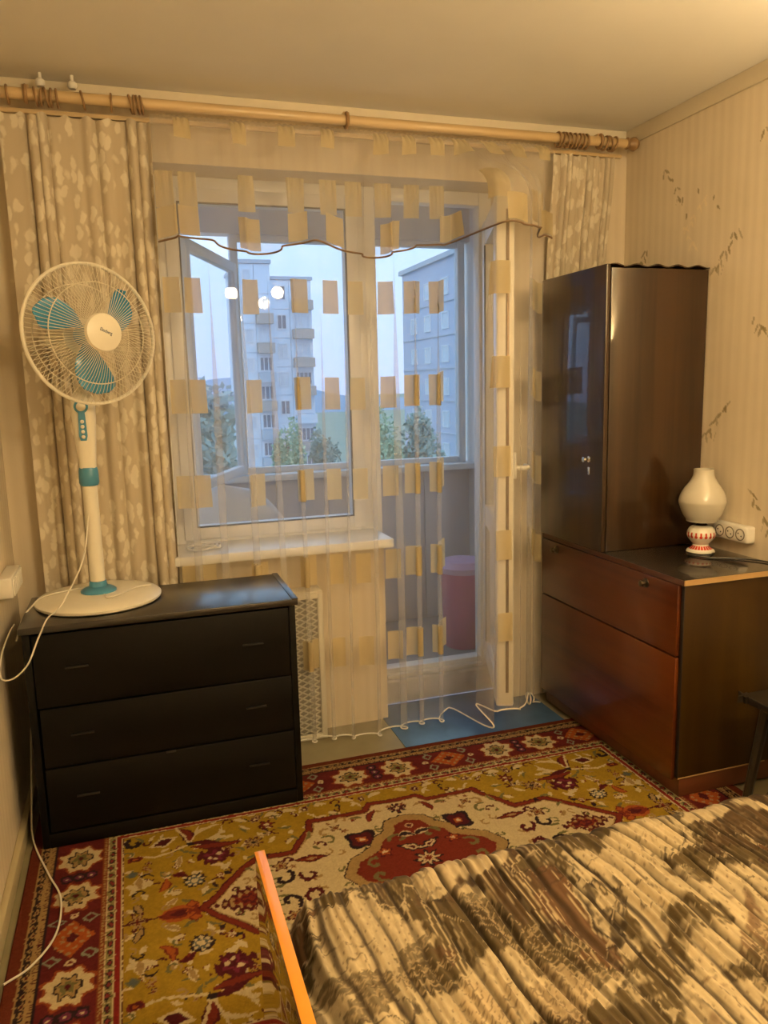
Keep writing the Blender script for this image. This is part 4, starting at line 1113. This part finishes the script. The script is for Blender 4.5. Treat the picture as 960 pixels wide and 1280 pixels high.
# control body: an oval column that widens upwards
bm = nb(); prev = None
for z, a, d in ((.452, .026, .026), (.50, .030, .028), (.56, .034, .032), (.62, .038, .036), (.66, .038, .037), (.69, .034, .034), (.70, .024, .026)):
    ring = [bm.verts.new((FX + a * math.copysign(abs(math.cos(t)) ** .75, math.cos(t)), FY + d * math.copysign(abs(math.sin(t)) ** .75, math.sin(t)), FZ + z)) for t in np.linspace(0, 2 * PI, 29)[:-1]]
    if prev:
        for k in range(28): bm.faces.new((prev[k], prev[(k + 1) % 28], ring[(k + 1) % 28], ring[k]))
    else: bm.faces.new(ring[::-1])
    prev = ring
bm.faces.new(prev)
obj('control_body', bm, M['fan_white'], fan, angle=60)
cp = nb()
poly = [(.022 * math.cos(a), .655 + .022 * math.sin(a)) for a in np.linspace(-.35 * PI, 1.35 * PI, 22)] + [(-.011, .615), (-.013, .56), (-.009, .545), (.009, .545), (.013, .56), (.011, .615)]
prism(cp, [(FX - .004 + p, FZ + q) for p, q in poly], FY - .0405, FY - .028)
for v in cp.verts: v.co.y += -.000 + .06 * max(0, (FZ + .62 - v.co.z))
cpo = obj('control_panel', cp, M['fan_blue'], fan, angle=40)
MF = Matrix.Rotation(PI / 2, 4, 'X')
obj('dial', lathe(nb(), [(0, -.004), (.0145, -.004), (.0145, .006), (.008, .010), (0, .010)], (FX - .004, FY - .0405, FZ + .655), 20, MF), M['fan_white'], cpo)
for k in range(4):
    zb = .607 - .0165 * k
    obj('button', lathe(nb(), [(0, -.004), (.0062, -.004), (.0062, .004), (.004, .007), (0, .007)], (FX - .004, FY - .0405 + .06 * max(0, .62 - zb), FZ + zb), 14, MF), M['fan_white'], cpo)
# head: local frame, +Z of the local frame points where the fan blows
AX = Vector((math.sin(math.radians(29)), -math.cos(math.radians(29)), 0.02)).normalized()
HC = Vector((FX, FY, 1.625)) + AX * 0.10
e1 = Vector((0, 0, 1)).cross(AX).normalized(); e2 = AX.cross(e1)      # e1: to the right seen from the front, e2: up
def HM(p): return HC + e1 * p[0] + e2 * p[1] + AX * p[2]
RM = Matrix(((e1.x, e2.x, AX.x, 0), (e1.y, e2.y, AX.y, 0), (e1.z, e2.z, AX.z, 0), (0, 0, 0, 1)))
CR = .215
obj('neck', tube(nb(), [(FX, FY, FZ + .69), (FX - .004, FY + .004, FZ + .76), tuple(HM((0, -.05, -.16)))], [.022, .024, .03], 16), M['fan_white'], fan)
obj('motor_housing', lathe(nb(), [(0, -.235), (.03, -.232), (.052, -.215), (.060, -.17), (.062, -.10), (.058, -.07), (0, -.07)], HC, 32, RM), M['fan_white'], fan)
obj('cage_ring', tube(nb(), [HM((CR * math.cos(a), CR * math.sin(a), 0)) for a in np.linspace(0, 2 * PI, 73)[:-1]], .0058, 8, True), M['fan_white'], fan)
def cage(front):
    bm = nb(); n = 96 if front else 72
    for k in range(n):
        a = 2 * PI * k / n; tw = .10
        pts = []
        for t in (0, .25, .5, .75, 1.0):
            if front: r = CR + (.052 - CR) * t; z = .012 + .068 * math.sin(t * PI / 2); aa = a + tw * t
            else: r = CR + (.055 - CR) * t; z = -.012 - .075 * math.sin(min(1, t * 1.3) * PI / 2); aa = a - tw * t
            pts.append(HM((r * math.cos(aa), r * math.sin(aa), z)))
        tube(bm, pts, .00105, 4, caps=False)
    return bm
fg = obj('front_grille', cage(True), M['wire'], fan, angle=180); tag(fg, kind='stuff')
rg = obj('rear_grille', cage(False), M['wire'], fan, angle=180); tag(rg, kind='stuff')
obj('inner_ring', tube(nb(), [HM((.155 * math.cos(a), .155 * math.sin(a), .042)) for a in np.linspace(0, 2 * PI, 61)[:-1]], .0019, 6, True), M['wire'], fan)
obj('inner_ring', tube(nb(), [HM((.16 * math.cos(a), .16 * math.sin(a), -.06)) for a in np.linspace(0, 2 * PI, 61)[:-1]], .0017, 6, True), M['wire'], fan)
cap = obj('hub_cap', lathe(nb(), [(0, .07), (.058, .07), (.0595, .076), (.056, .084), (.04, .089), (0, .091)], HC, 40, RM), M['fan_white'], fan)
obj('rotor_hub', lathe(nb(), [(0, -.06), (.032, -.06), (.036, -.03), (.034, .02), (0, .03)], HC, 28, RM), M['fan_blue'], fan)
def blade(a0):
    bm = nb(); R_, A_ = 12, 9; g = []
    for i in range(R_ + 1):
        t = i / R_; r = .03 + .155 * t
        half = .5 * (0.36 + .50 * math.sin(PI * min(1, t * .80 + .08)))
        if t > .86: half *= math.sqrt(max(0.03, 1 - ((t - .86) / .15) ** 2))
        sweep = .40 * t
        row = []
        for j in range(A_ + 1):
            q = j / A_ * 2 - 1; a = a0 + sweep + q * half * (1.15 - .25 * t)
            z = .022 * q * (1 - .35 * t) - .012 * (1 - q * q) * t
            row.append(bm.verts.new(HM((r * math.cos(a), r * math.sin(a), z))))
        g.append(row)
    for i in range(R_):
        for j in range(A_): bm.faces.new((g[i][j], g[i + 1][j], g[i + 1][j + 1], g[i][j + 1]))
    bmesh.ops.recalc_face_normals(bm, faces=bm.faces[:])
    bmesh.ops.solidify(bm, geom=bm.faces[:], thickness=.0022)
    return bm
for a in (20, 137, 253): obj('blade', blade(math.radians(a)), M['blade'], fan, angle=60)
# maker's name on the hub cap
cu = bpy.data.curves.new('logo_text', 'FONT'); cu.body = 'Elenberg'; cu.size = .0145; cu.align_x = 'CENTER'; cu.align_y = 'CENTER'; cu.extrude = .0004
to = bpy.data.objects.new('logo_text', cu); COL.objects.link(to)
dg = bpy.context.evaluated_depsgraph_get(); me = bpy.data.meshes.new_from_object(to.evaluated_get(dg)); bpy.data.objects.remove(to)
ca, sa = math.cos(-.38), math.sin(-.38)
for v in me.vertices:
    x, y, z = v.co.x * .80, v.co.y, v.co.z
    v.co = HM((x * ca - y * sa + .002, x * sa + y * ca + .002, .0915 + z))
me.update()
link_mesh('logo', me, M['logo'], cap, smooth=False)
fcord = spline([(FX - .01, FY - .02, FZ + .30), (-.175, 2.62, FZ + .17), (-.235, 2.56, FZ + .06), (-.262, 2.535, FZ + .030), (-.285, 2.50, FZ + .018), (-.312, 2.47, .715),
                (-.345, 2.45, .645), (-.39, 2.45, .606), (-.423, 2.46, .612), (-.425, 2.52, .66), (-.412, 2.62, .70), (-.405, 2.68, .71)], 8)
obj('cord', tube(nb(), fcord, .0026, 6), M['cord_white'], fan)
fc2 = spline([(FX + .02, FY - .06, FZ + .0335), (FX + .03, FY - .11, FZ + .034), (FX + .06, FY - .09, FZ + .034), (FX + .12, FY + .0, FZ + .033), (FX + .17, FY + .03, FZ + .029)], 8)
obj('cord_loop', tube(nb(), fc2, .0026, 6), M['cord_white'], fan)
ec = spline([(-.16, 2.80, FZ + .036), (-.25, 2.78, FZ + .033), (-.32, 2.74, FZ + .028), (-.352, 2.69, FZ + .010), (-.378, 2.66, FZ - .02), (-.40, 2.66, .66)], 8)
obj('cord_tail', tube(nb(), ec, .0026, 6), M['cord_white'], fan)

fc = obj('floor_cable', tube(nb(), spline([(-.405, 2.80, .30), (-.404, 2.66, .12), (-.398, 2.56, .022), (-.335, 2.354, .016), (-.289, 2.215, .016), (-.289, 2.06, .016), (-.337, 1.955, .016), (-.397, 1.908, .016)], 8), .0028, 7), M['cord_white'])
tag(fc, 'loose white cable curling over the rug beside the chest', 'cable')

# clear wrapped cable coil on the sill
cc = []
for k in range(70):
    a = k * .55; r = .035 + .018 * math.sin(k * .37)
    cc.append((.245 + r * 1.35 * math.cos(a) + .02 * math.sin(k * .2), 3.07 + r * .8 * math.sin(a), .829 + .014 * (.5 + .5 * math.sin(k * .9))))
co = obj('cable_coil', tube(nb(), cc, .0032, 6), M['white_paint'])
tag(co, 'small tangled coil of whitish cable lying on the window sill', 'cable')

# ================================================================== CUPBOARDS ON THE RIGHT
QX0, QX1, QY0, QY1, QZ0, QZT = 1.702, 2.134, 2.052, 2.965, 0.011, 0.790
lc = thing('secretary_cabinet', (1.92, 2.5, QZ0), 'red-brown lacquered low cabinet with a fold-down flap beside the bed', 'cabinet')
bm = nb()
box(bm, QX0, QX1, QY0, QY0 + .018, .085, QZT - .02, .0015); box(bm, QX0, QX1, QY1 - .018, QY1, .085, QZT - .02, .0015)
box(bm, QX1 - .01, QX1, QY0 + .017, QY1 - .017, .085, QZT - .02); box(bm, QX0 + .001, QX1 - .009, QY0 + .017, QY1 - .017, .085, .10)
obj('body', bm, M['lower_side'], lc)
obj('front_edge', mbox(QX0 - .003, QX0 + .001, QY0 - .001, QY0 + .012, .085, QZT - .02, .0008), M['gap'], lc)
fl = obj('flap', mbox(QX0 - .016, QX0 - .0005, QY0 + .016, QY1 - .002, .522, QZT - .022, .0025), M['lower_front'], lc)
dn = obj('door', mbox(QX0 - .016, QX0 - .0005, QY0 + .016, QY1 - .002, .075, .516, .0025), M['lower_front'], lc)
for y in (2.84, 2.235):
    kb = lathe(nb(), [(0, 0), (.016, 0), (.016, .004), (.006, .007), (.006, .016), (.011, .02), (.010, .026), (0, .028)], (QX0 - .016, y, .738), 18, Matrix.Rotation(-PI / 2, 4, 'Y'))
    obj('knob', kb, M['brass_dark'], fl)
pl = obj('plinth', mbox(QX0 + .012, QX1, QY0 + .008, QY1, QZ0, .085, .002), M['plinth'], lc)
obj('plinth_line', mbox(QX0 - .001, QX1 - .06, QY0 - .0015, QY0, .083, .087), M['light_edge'], lc, smooth=False)
tpc = obj('top', mbox(QX0 - .010, QX1, QY0 - .006, QY1, QZT - .02, QZT, .002), M['cab_top'], lc)
obj('edge_band', mbox(QX0 - .009, QX1, QY0 - .0085, QY0 - .0055, QZT - .0195, QZT - .001), M['light_edge'], tpc, smooth=False)
obj('front_band', mbox(QX0 - .0125, QX0 - .0095, QY0 - .006, QY1, QZT - .0195, QZT - .001), M['lower_front'], tpc, smooth=False)
uc = thing('cupboard', (1.92, 2.74, QZT), 'tall dark polished cupboard standing on the low cabinet in the corner', 'cupboard')
UX0, UY0, UZ0, UZ1 = 1.705, 2.512, QZT + .001, 1.862
bm = nb(); box(bm, UX0, QX1, UY0, QY1, UZ0, UZ1 - .012, .003)
obj('body', bm, M['upper_wood'], uc)
ud = obj('door', mbox(1.676, 1.694, UY0 - .012, QY1 - .002, UZ0 - .006 + .01, UZ1 - .002, .0025), M['upper_wood'], uc)
obj('door_gap', mbox(1.694, UX0, UY0 + .006, QY1 - .01, UZ0 + .005, UZ1 - .015), M['gap'], uc, smooth=False)
kb = lathe(nb(), [(0, 0), (.012, 0), (.012, .003), (.005, .006), (.005, .016), (.011, .021), (.010, .028), (0, .030)], (1.676, 2.59, 1.145), 18, Matrix.Rotation(-PI / 2, 4, 'Y'))
obj('knob', kb, M['chrome'], ud)
obj('keyhole_plate', mbox(1.673, 1.6765, 2.584, 2.597, 1.085, 1.115, .0015), M['chrome'], ud)
# a warped sheet covers its top
S_, T_ = np.meshgrid(np.linspace(0, 1, 60), np.linspace(0, 1, 30), indexing='ij')
Pt = np.stack([UX0 + (QX1 - UX0) * S_, UY0 - .004 + (QY1 - UY0 + .002) * T_, UZ1 - .006 + .0045 * (1 + np.sin(S_ * 30 + .5)) * (1 - T_ * .6)], -1)
bm = nb(); bm.from_mesh(grid_mesh('tmp_cover', Pt)); bmesh.ops.solidify(bm, geom=bm.faces[:], thickness=.004)
obj('top_cover', bm, M['upper_wood'], uc, angle=60)

# ---------------------------------------------------------------- table lamp
LX, LY, LZ = 2.030, 2.372, QZT
tl = thing('table_lamp', (LX, LY, LZ), 'white table lamp with bulbous glass shade and red painted foot', 'lamp')
def painted_lathe(prof, n, paint):
    P = np.zeros((len(prof), n + 1, 3)); Cc = np.ones((len(prof), n + 1, 3))
    for i, (r, z) in enumerate(prof):
        for k in range(n + 1):
            a = 2 * PI * k / n; P[i, k] = (LX + r * math.cos(a), LY + r * math.sin(a), LZ + z); Cc[i, k] = paint(a, z)
    return grid_mesh('ceramic', P, Cc)
WHT, REDL = (.82, .78, .68), (.55, .045, .02)
def smooth_prof(pts, per=6): return [(max(p.x, 0), p.y) for p in spline([(a, b, 0) for a, b in pts], per)]
def paint_foot(a, z):
    d = ((a / (2 * PI) * 22) % 1) - .5
    if .016 < z < .028 and abs(d) < .34: return REDL
    return WHT
def paint_body(a, z):
    d = ((a / (2 * PI) * 18) % 1) - .5
    if .058 < z < .072 and abs(d) < .30 * (1 - abs(z - .065) / .012 * .5): return REDL
    if .072 <= z < .080 and abs(d) < .13: return REDL
    return WHT
link_mesh('foot', painted_lathe(smooth_prof([(.0, .0), (.047, .002), (.050, .008), (.046, .013), (.034, .022), (.026, .032)], 8), 132, paint_foot), M['lamp_body'], tl, angle=60)
link_mesh('bulb_body', painted_lathe(smooth_prof([(.026, .032), (.036, .042), (.050, .062), (.051, .078), (.042, .096), (.024, .105), (.0, .106)], 9), 144, paint_body), M['lamp_body'], tl, angle=60)
obj('neck', lathe(nb(), [(.022, .100), (.023, .106), (.016, .112), (.018, .120), (.030, .124), (0, .125)], (LX, LY, LZ), 28), M['brass_dark'], tl)
sp = smooth_prof([(.050, .120), (.056, .121), (.058, .128), (.070, .148), (.084, .185), (.085, .205), (.074, .235), (.050, .270), (.039, .290), (.036, .305), (.0365, .318)], 5)
sp += [(r - .003, z) for r, z in reversed(sp)]
obj('shade', lathe(nb(), sp, (LX, LY, LZ), 48), M['lamp_shade'], tl, angle=60)
lcord = spline([(LX + .02, LY - .045, LZ + .004), (LX - .03, LY - .075, LZ + .004), (LX - .08, LY - .03, LZ + .004), (LX - .06, LY - .10, LZ + .004), (LX + .02, LY - .15, LZ + .004), (LX + .08, LY - .22, LZ + .004), (QX1 - .015, LY - .30, LZ + .004)], 8)
obj('cord', tube(nb(), lcord, .003, 6), M['cord_black'], tl)

# ---------------------------------------------------------------- socket blocks
sk = thing('socket_block', (XR - .02, 2.30, .845), 'white three-way power socket block on the wall beside the lamp', 'socket')
obj('housing', mbox(XR - .042, XR, 2.215, 2.392, .842, .905, .009, 3), M['socket'], sk)
for k in range(3):
    yc = 2.352 - .052 * k
    MR = Matrix.Rotation(-PI / 2, 4, 'Y')
    s_ = obj('socket_cup', lathe(nb(), [(.0225, -.001), (.0225, .0015), (.019, .0015), (.018, -.0008), (0, -.0008)], (XR - .042, yc, .873), 24, MR), M['socket_hole'], sk)
    obj('socket_face', lathe(nb(), [(.0165, -.0015), (.0165, .0022), (0, .0022)], (XR - .042, yc, .873), 24, MR), M['socket'], s_)
    for q in (-.0075, .0075):
        obj('pin_hole', lathe(nb(), [(.003, .0015), (.003, .0028), (0, .0028)], (XR - .042, yc + q, .873 + q * .6), 10, MR), M['gasket'], s_)
s2 = thing('socket_block', (XL + .02, 2.80, .80), 'ribbed white socket block on the wall beside the chest', 'socket')
obj('housing', mbox(XL, XL + .045, 2.66, 2.875, .80, .868, .006, 3), M['socket'], s2)
for k in range(7):
    obj('rib', mbox(XL + .044, XL + .050, 2.675 + .028 * k, 2.688 + .028 * k, .806, .862, .002), M['socket'], s2)

# ================================================================== STOOL
stl = thing('stool', (1.94, 1.70, 0), 'dark stool with thin rounded seat between cabinet and bed', 'stool')
bm = mbox(1.785, 2.10, 1.555, 1.870, .428, .452, .001)
bmesh.ops.bevel(bm, geom=[e for e in bm.edges if abs((e.verts[0].co - e.verts[1].co).normalized().z) > .9], offset=.03, segments=5, affect='EDGES')
obj('seat', bm, M['stool'], stl)
for sx_, sy_ in itertools.product((-1, 1), (-1, 1)):
    xt, yt = 1.9425 + sx_ * .105, 1.7125 + sy_ * .105
    xb, yb = 1.9425 + sx_ * .145, 1.7125 + sy_ * .145
    obj('leg', tube(nb(), [(xb, yb, .011 if yb > 1.3 and xb < 1.955 else .0), (xt, yt, .43)], [.013, .018], 10), M['stool'], stl)
obj('apron', frame4(nb(), 1.83, 2.055, .37, .428, .018, 1.60, 1.618, .002), M['stool'], stl) if False else None
for (a, b_) in (((1.825, 1.61), (2.06, 1.61)), ((1.825, 1.815), (2.06, 1.815)), ((1.835, 1.60), (1.835, 1.825)), ((2.05, 1.60), (2.05, 1.825))):
    bm = nb(); obox(bm, a, b_, .016, .385, .428, .002); obj('apron', bm, M['stool'], stl)

# ================================================================== BED
BZ = .44
bed = thing('bed', (1.15, .95, 0), 'bed with an orange-edged polished end board, under the patterned spread', 'bed')
obj('box_base', mbox(.235, 2.125, .62, 1.375, .14, BZ - .03, .03, 3), M['board'], bed)
eb = obj('end_board', mbox(.172, .190, .58, 1.412, .012, .545, .001), M['board'], bed)
obj('edge_band', mbox(.171, .191, .579, 1.413, .545, .5475, .0008), M['orange_edge'], eb)
for x in (.28, 2.06):
    for y in (.68, 1.31): obj('leg', mbox(x - .025, x + .025, y - .025, y + .025, 0.011 if y > 1 and x < 1 else 0, .145, .003), M['board'], bed)

def spread():
    xs = np.arange(.196, 2.131, .0031)
    # profile across the bed: flat top, rounded far edge, then a short drop
    yf, rad_ = 1.405, .045
    top = np.arange(.60, yf - rad_, .0031)
    prof = [(.595, .30), (.597, BZ - .06), (.60, BZ - .02)] + [(y, BZ) for y in top]
    for a in np.linspace(0, PI / 2, 14): prof.append((yf - rad_ + rad_ * math.sin(a), BZ - rad_ + rad_ * math.cos(a)))
    for z in np.linspace(BZ - rad_ - .02, .10, 22): prof.append((yf + .006, z))
    prof = np.array(prof); n = len(prof)
    dl_ = np.concatenate([[0], np.cumsum(np.hypot(*np.diff(prof, axis=0).T))]) + .60
    X, K = np.meshgrid(xs, np.arange(n), indexing='ij')
    Yp, Zp = prof[K, 0], prof[K, 1]; T = dl_[K]
    drop = sstep(yf - rad_, yf + .01, Yp)
    # pleats run away from the camera, wandering; sharper grooves between soft ribs
    wob = .10 * fbm(X * 2.2, T * 2.2, 31) + .05 * (T - 1)
    pl_ = (X + wob) * 19.0 + 1.3 * fbm(X * 6, T * 1.2, 33)
    fr = np.abs((pl_ % 1) - .5) * 2
    amp = .35 + .9 * vnoise(np.floor(pl_) * .73, T * 2.5, 35)
    rib = (1 - (1 - fr) ** 4) * .017 * amp + .0060 * np.sin(pl_ * 2 * PI * 3.1) * vnoise(X * 8, T * 5, 36)
    soft = .022 * (fbm(X * 3.2, T * 3.2, 37) - .5)
    left = 1 - sstep(.196, .30, X)
    Z = Zp + (rib + soft) * (1 - drop) - .055 * left ** 1.5 + .012 * left * np.sin(pl_ * 9)
    Y = Yp + (rib * 1.2) * drop + .010 * (fbm(X * 4, X * 0, 38) - .5) * drop - .05 * left ** 2 * drop
    # ---- woven pattern
    CRM, CR2, OLV, BRN, DRK, RST = [np.array(c) for c in ((.52, .415, .25), (.43, .325, .185), (.092, .064, .026), (.070, .040, .017), (.030, .019, .009), (.135, .058, .025))]
    qx = X + .10 * (fbm(X * 5, T * 5, 41) - .5) * 2; qy = T + .10 * (fbm(X * 5, T * 5, 42) - .5) * 2
    nrm = lambda a: (a - a.mean()) / a.std()
    big = nrm(fbm(qx * 5.6 + 2.3, qy * 5.2, 43, 5))
    C = np.empty(X.shape + (3,)); C[:] = CRM
    C = C * (1 - .25 * fbm(X * 9, T * 9, 44))[..., None]
    def lay(mask, c): C[:] = C * (1 - mask[..., None]) + np.asarray(c) * mask[..., None]
    fine = fbm(X * 60, T * 25, 45, 3)
    lay(sstep(-.48, -.15, big + 1.2 * (fine - .5)), OLV)
    lay(sstep(.75, 1.05, big + 1.3 * (fine - .5)), BRN * .9 + OLV * .2)
    r2 = nrm(fbm(qx * 7.0 + 9, qy * 6.2 + 3, 46, 4))
    lay(sstep(1.0, 1.3, r2) * .8, RST * .6 + BRN * .5)
    lay(sstep(-1.0, -1.3, r2) * .9, CRM)
    # feathery strokes: thin broken threads drawn along the pleats
    lean_ = X + .10 * (fbm(X * 2.5, T * 2.5, 47) - .5)
    hm = sstep(.46, .54, fbm(qx * 5, qy * 5, 49))
    st1 = np.sin(lean_ * 560 + 5 * vnoise(X * 9, T * 5, 48)) * vnoise(lean_ * 60, T * 13, 54); st2 = vnoise(lean_ * 170 + 40, T * 9, 53)
    lay(sstep(.36, .52, st1) * (.25 + .75 * hm) * .8, CRM); lay(sstep(.70, .84, st2) * (.25 + .75 * (1 - hm)) * .75, DRK)
    # drawn contours where the tones meet
    for fld, lv in ((big, -.3), (big, .9), (r2, 1.15), (r2, -1.15), (nrm(fbm(qx * 7, qy * 7, 57)), .2)):
        lay(sstep(.075, .03, np.abs(fld + .3 * (fine - .5) - lv)) * sstep(.3, .6, fbm(X * 6, T * 6, 58)) * .8, DRK)
    fe = fbm(qx * 7, qy * 7, 57); lay(sstep(.006, .002, np.abs(fe - .545)) * .7, CRM)
    # short pricks in the pale ground
    pr_ = np.sin(X * 330 + 3 * vnoise(X * 30, T * 30, 50)) * np.sin(T * 150 + X * 60)
    lay(sstep(.80, .92, pr_) * (big < -.45) * .6, BRN)
    # large feathered leaves, veined in the other tone
    rr = random.Random(12)
    for k in range(26):
        cx_, cy_ = rr.uniform(.25, 2.1), rr.uniform(.5, 1.45); n_ = rr.choice([2, 3, 3]); a0 = rr.uniform(0, 6.3)
        body = rr.choice([OLV, BRN, OLV * .8, CR2, CR2])
        for j in range(n_):
            a = a0 + j * rr.uniform(.5, .8); L = rr.uniform(.09, .17); w = L * rr.uniform(.16, .26)
            du, dv_ = qx * .5 + X * .5 - cx_, qy * .5 + T * .5 - cy_
            near = (np.abs(du) < .2) & (np.abs(dv_) < .2)
            p = (du * math.cos(a) + dv_ * math.sin(a))[near] / L; q = (-du * math.sin(a) + dv_ * math.cos(a))[near]
            q = q + .004 * np.sin(p * 40 + k)
            hw = w * np.sin(PI * np.clip(p, 0, 1)) ** .8; inn = (p > 0) & (p < 1)
            sub = C[near]
            core = (inn & (np.abs(q) < hw)) * .75
            vein = inn & (np.abs(q) < hw) & ((np.abs(q) < .0022) | (np.abs(((p * L - np.abs(q)) / .019) % 1 - .5) < .09))
            sub = sub * (1 - core[:, None]) + body * rr.uniform(.8, 1.1) * core[:, None]
            vc_ = CR2 if body is not CR2 else BRN
            sub[vein] = sub[vein] * .4 + vc_ * .6
            C[near] = sub
    # crease shade painted dark into the pleat grooves
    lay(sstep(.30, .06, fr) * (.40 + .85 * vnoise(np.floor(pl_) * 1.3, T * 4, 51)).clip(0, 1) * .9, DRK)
    C *= (.88 + .24 * vnoise(X * 220, T * 90, 52))[..., None]
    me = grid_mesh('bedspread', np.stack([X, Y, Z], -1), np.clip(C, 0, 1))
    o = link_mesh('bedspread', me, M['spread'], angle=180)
    tag(o, 'pleated brown and beige leaf-patterned bedspread covering the bed', 'bedspread')
spread()

# ================================================================== CEILING LAMP (behind the viewer, mirrored in the window glass)
KX, KY = 1.04, .20
cl = thing('chandelier', (KX, KY, ZC), 'three-globe ceiling lamp lit warm white in the middle of the room', 'lamp')
obj('canopy', lathe(nb(), [(0, 0), (.06, 0), (.055, -.02), (.02, -.035), (0, -.035)], (KX, KY, ZC), 28), M['brass_dark'], cl)
obj('stem', tube(nb(), [(KX, KY, ZC - .03), (KX, KY, ZC - .28)], .008, 10), M['brass_dark'], cl)
for gx, gy, gz in ((.826, .20, 2.177), (1.187, .20, 2.185), (1.106, .05, 2.12)):
    obj('arm', tube(nb(), spline([(KX, KY, ZC - .27), ((KX + gx) / 2, (KY + gy) / 2, ZC - .24), (gx, gy, gz + .075), (gx, gy, gz + .045)], 6), .006, 8), M['brass_dark'], cl)
    obj('globe', lathe(nb(), [(max(.0, .048 * math.sin(a)), -.048 * math.cos(a)) for a in np.linspace(0, PI, 15)], (gx, gy, gz), 24), M['globe'], cl)

# an uplighter bowl on the wallpapered wall by the bed, out of the picture: it lights the ceiling on that side
M['globe_wall'] = emit_mat('lit_wall_bulb', LAMP_COLOUR, SCONCE_RADIANCE)
wlp = thing('wall_lamp', (XR, .80, 1.84), 'lit uplighter bowl lamp on the leaf-patterned wall above the bed', 'lamp')
obj('bowl', lathe(nb(), [(0.0, 0.0), (.05, .008), (.09, .04), (.115, .09), (.12, .13), (.114, .13), (.108, .09), (.085, .046), (.05, .016), (0, .008)], (XR - .13, .80, 1.84), 36), M['white_paint'], wlp, angle=50)
obj('bracket', mbox(XR - .03, XR, .77, .83, 1.88, 1.96, .006), M['brass_dark'], wlp)
obj('bulb', lathe(nb(), [(max(0.0, .042 * math.sin(a)), -.042 * math.cos(a)) for a in np.linspace(0, PI, 15)], (XR - .13, .80, 1.84 + .078), 24), M['globe_wall'], wlp)
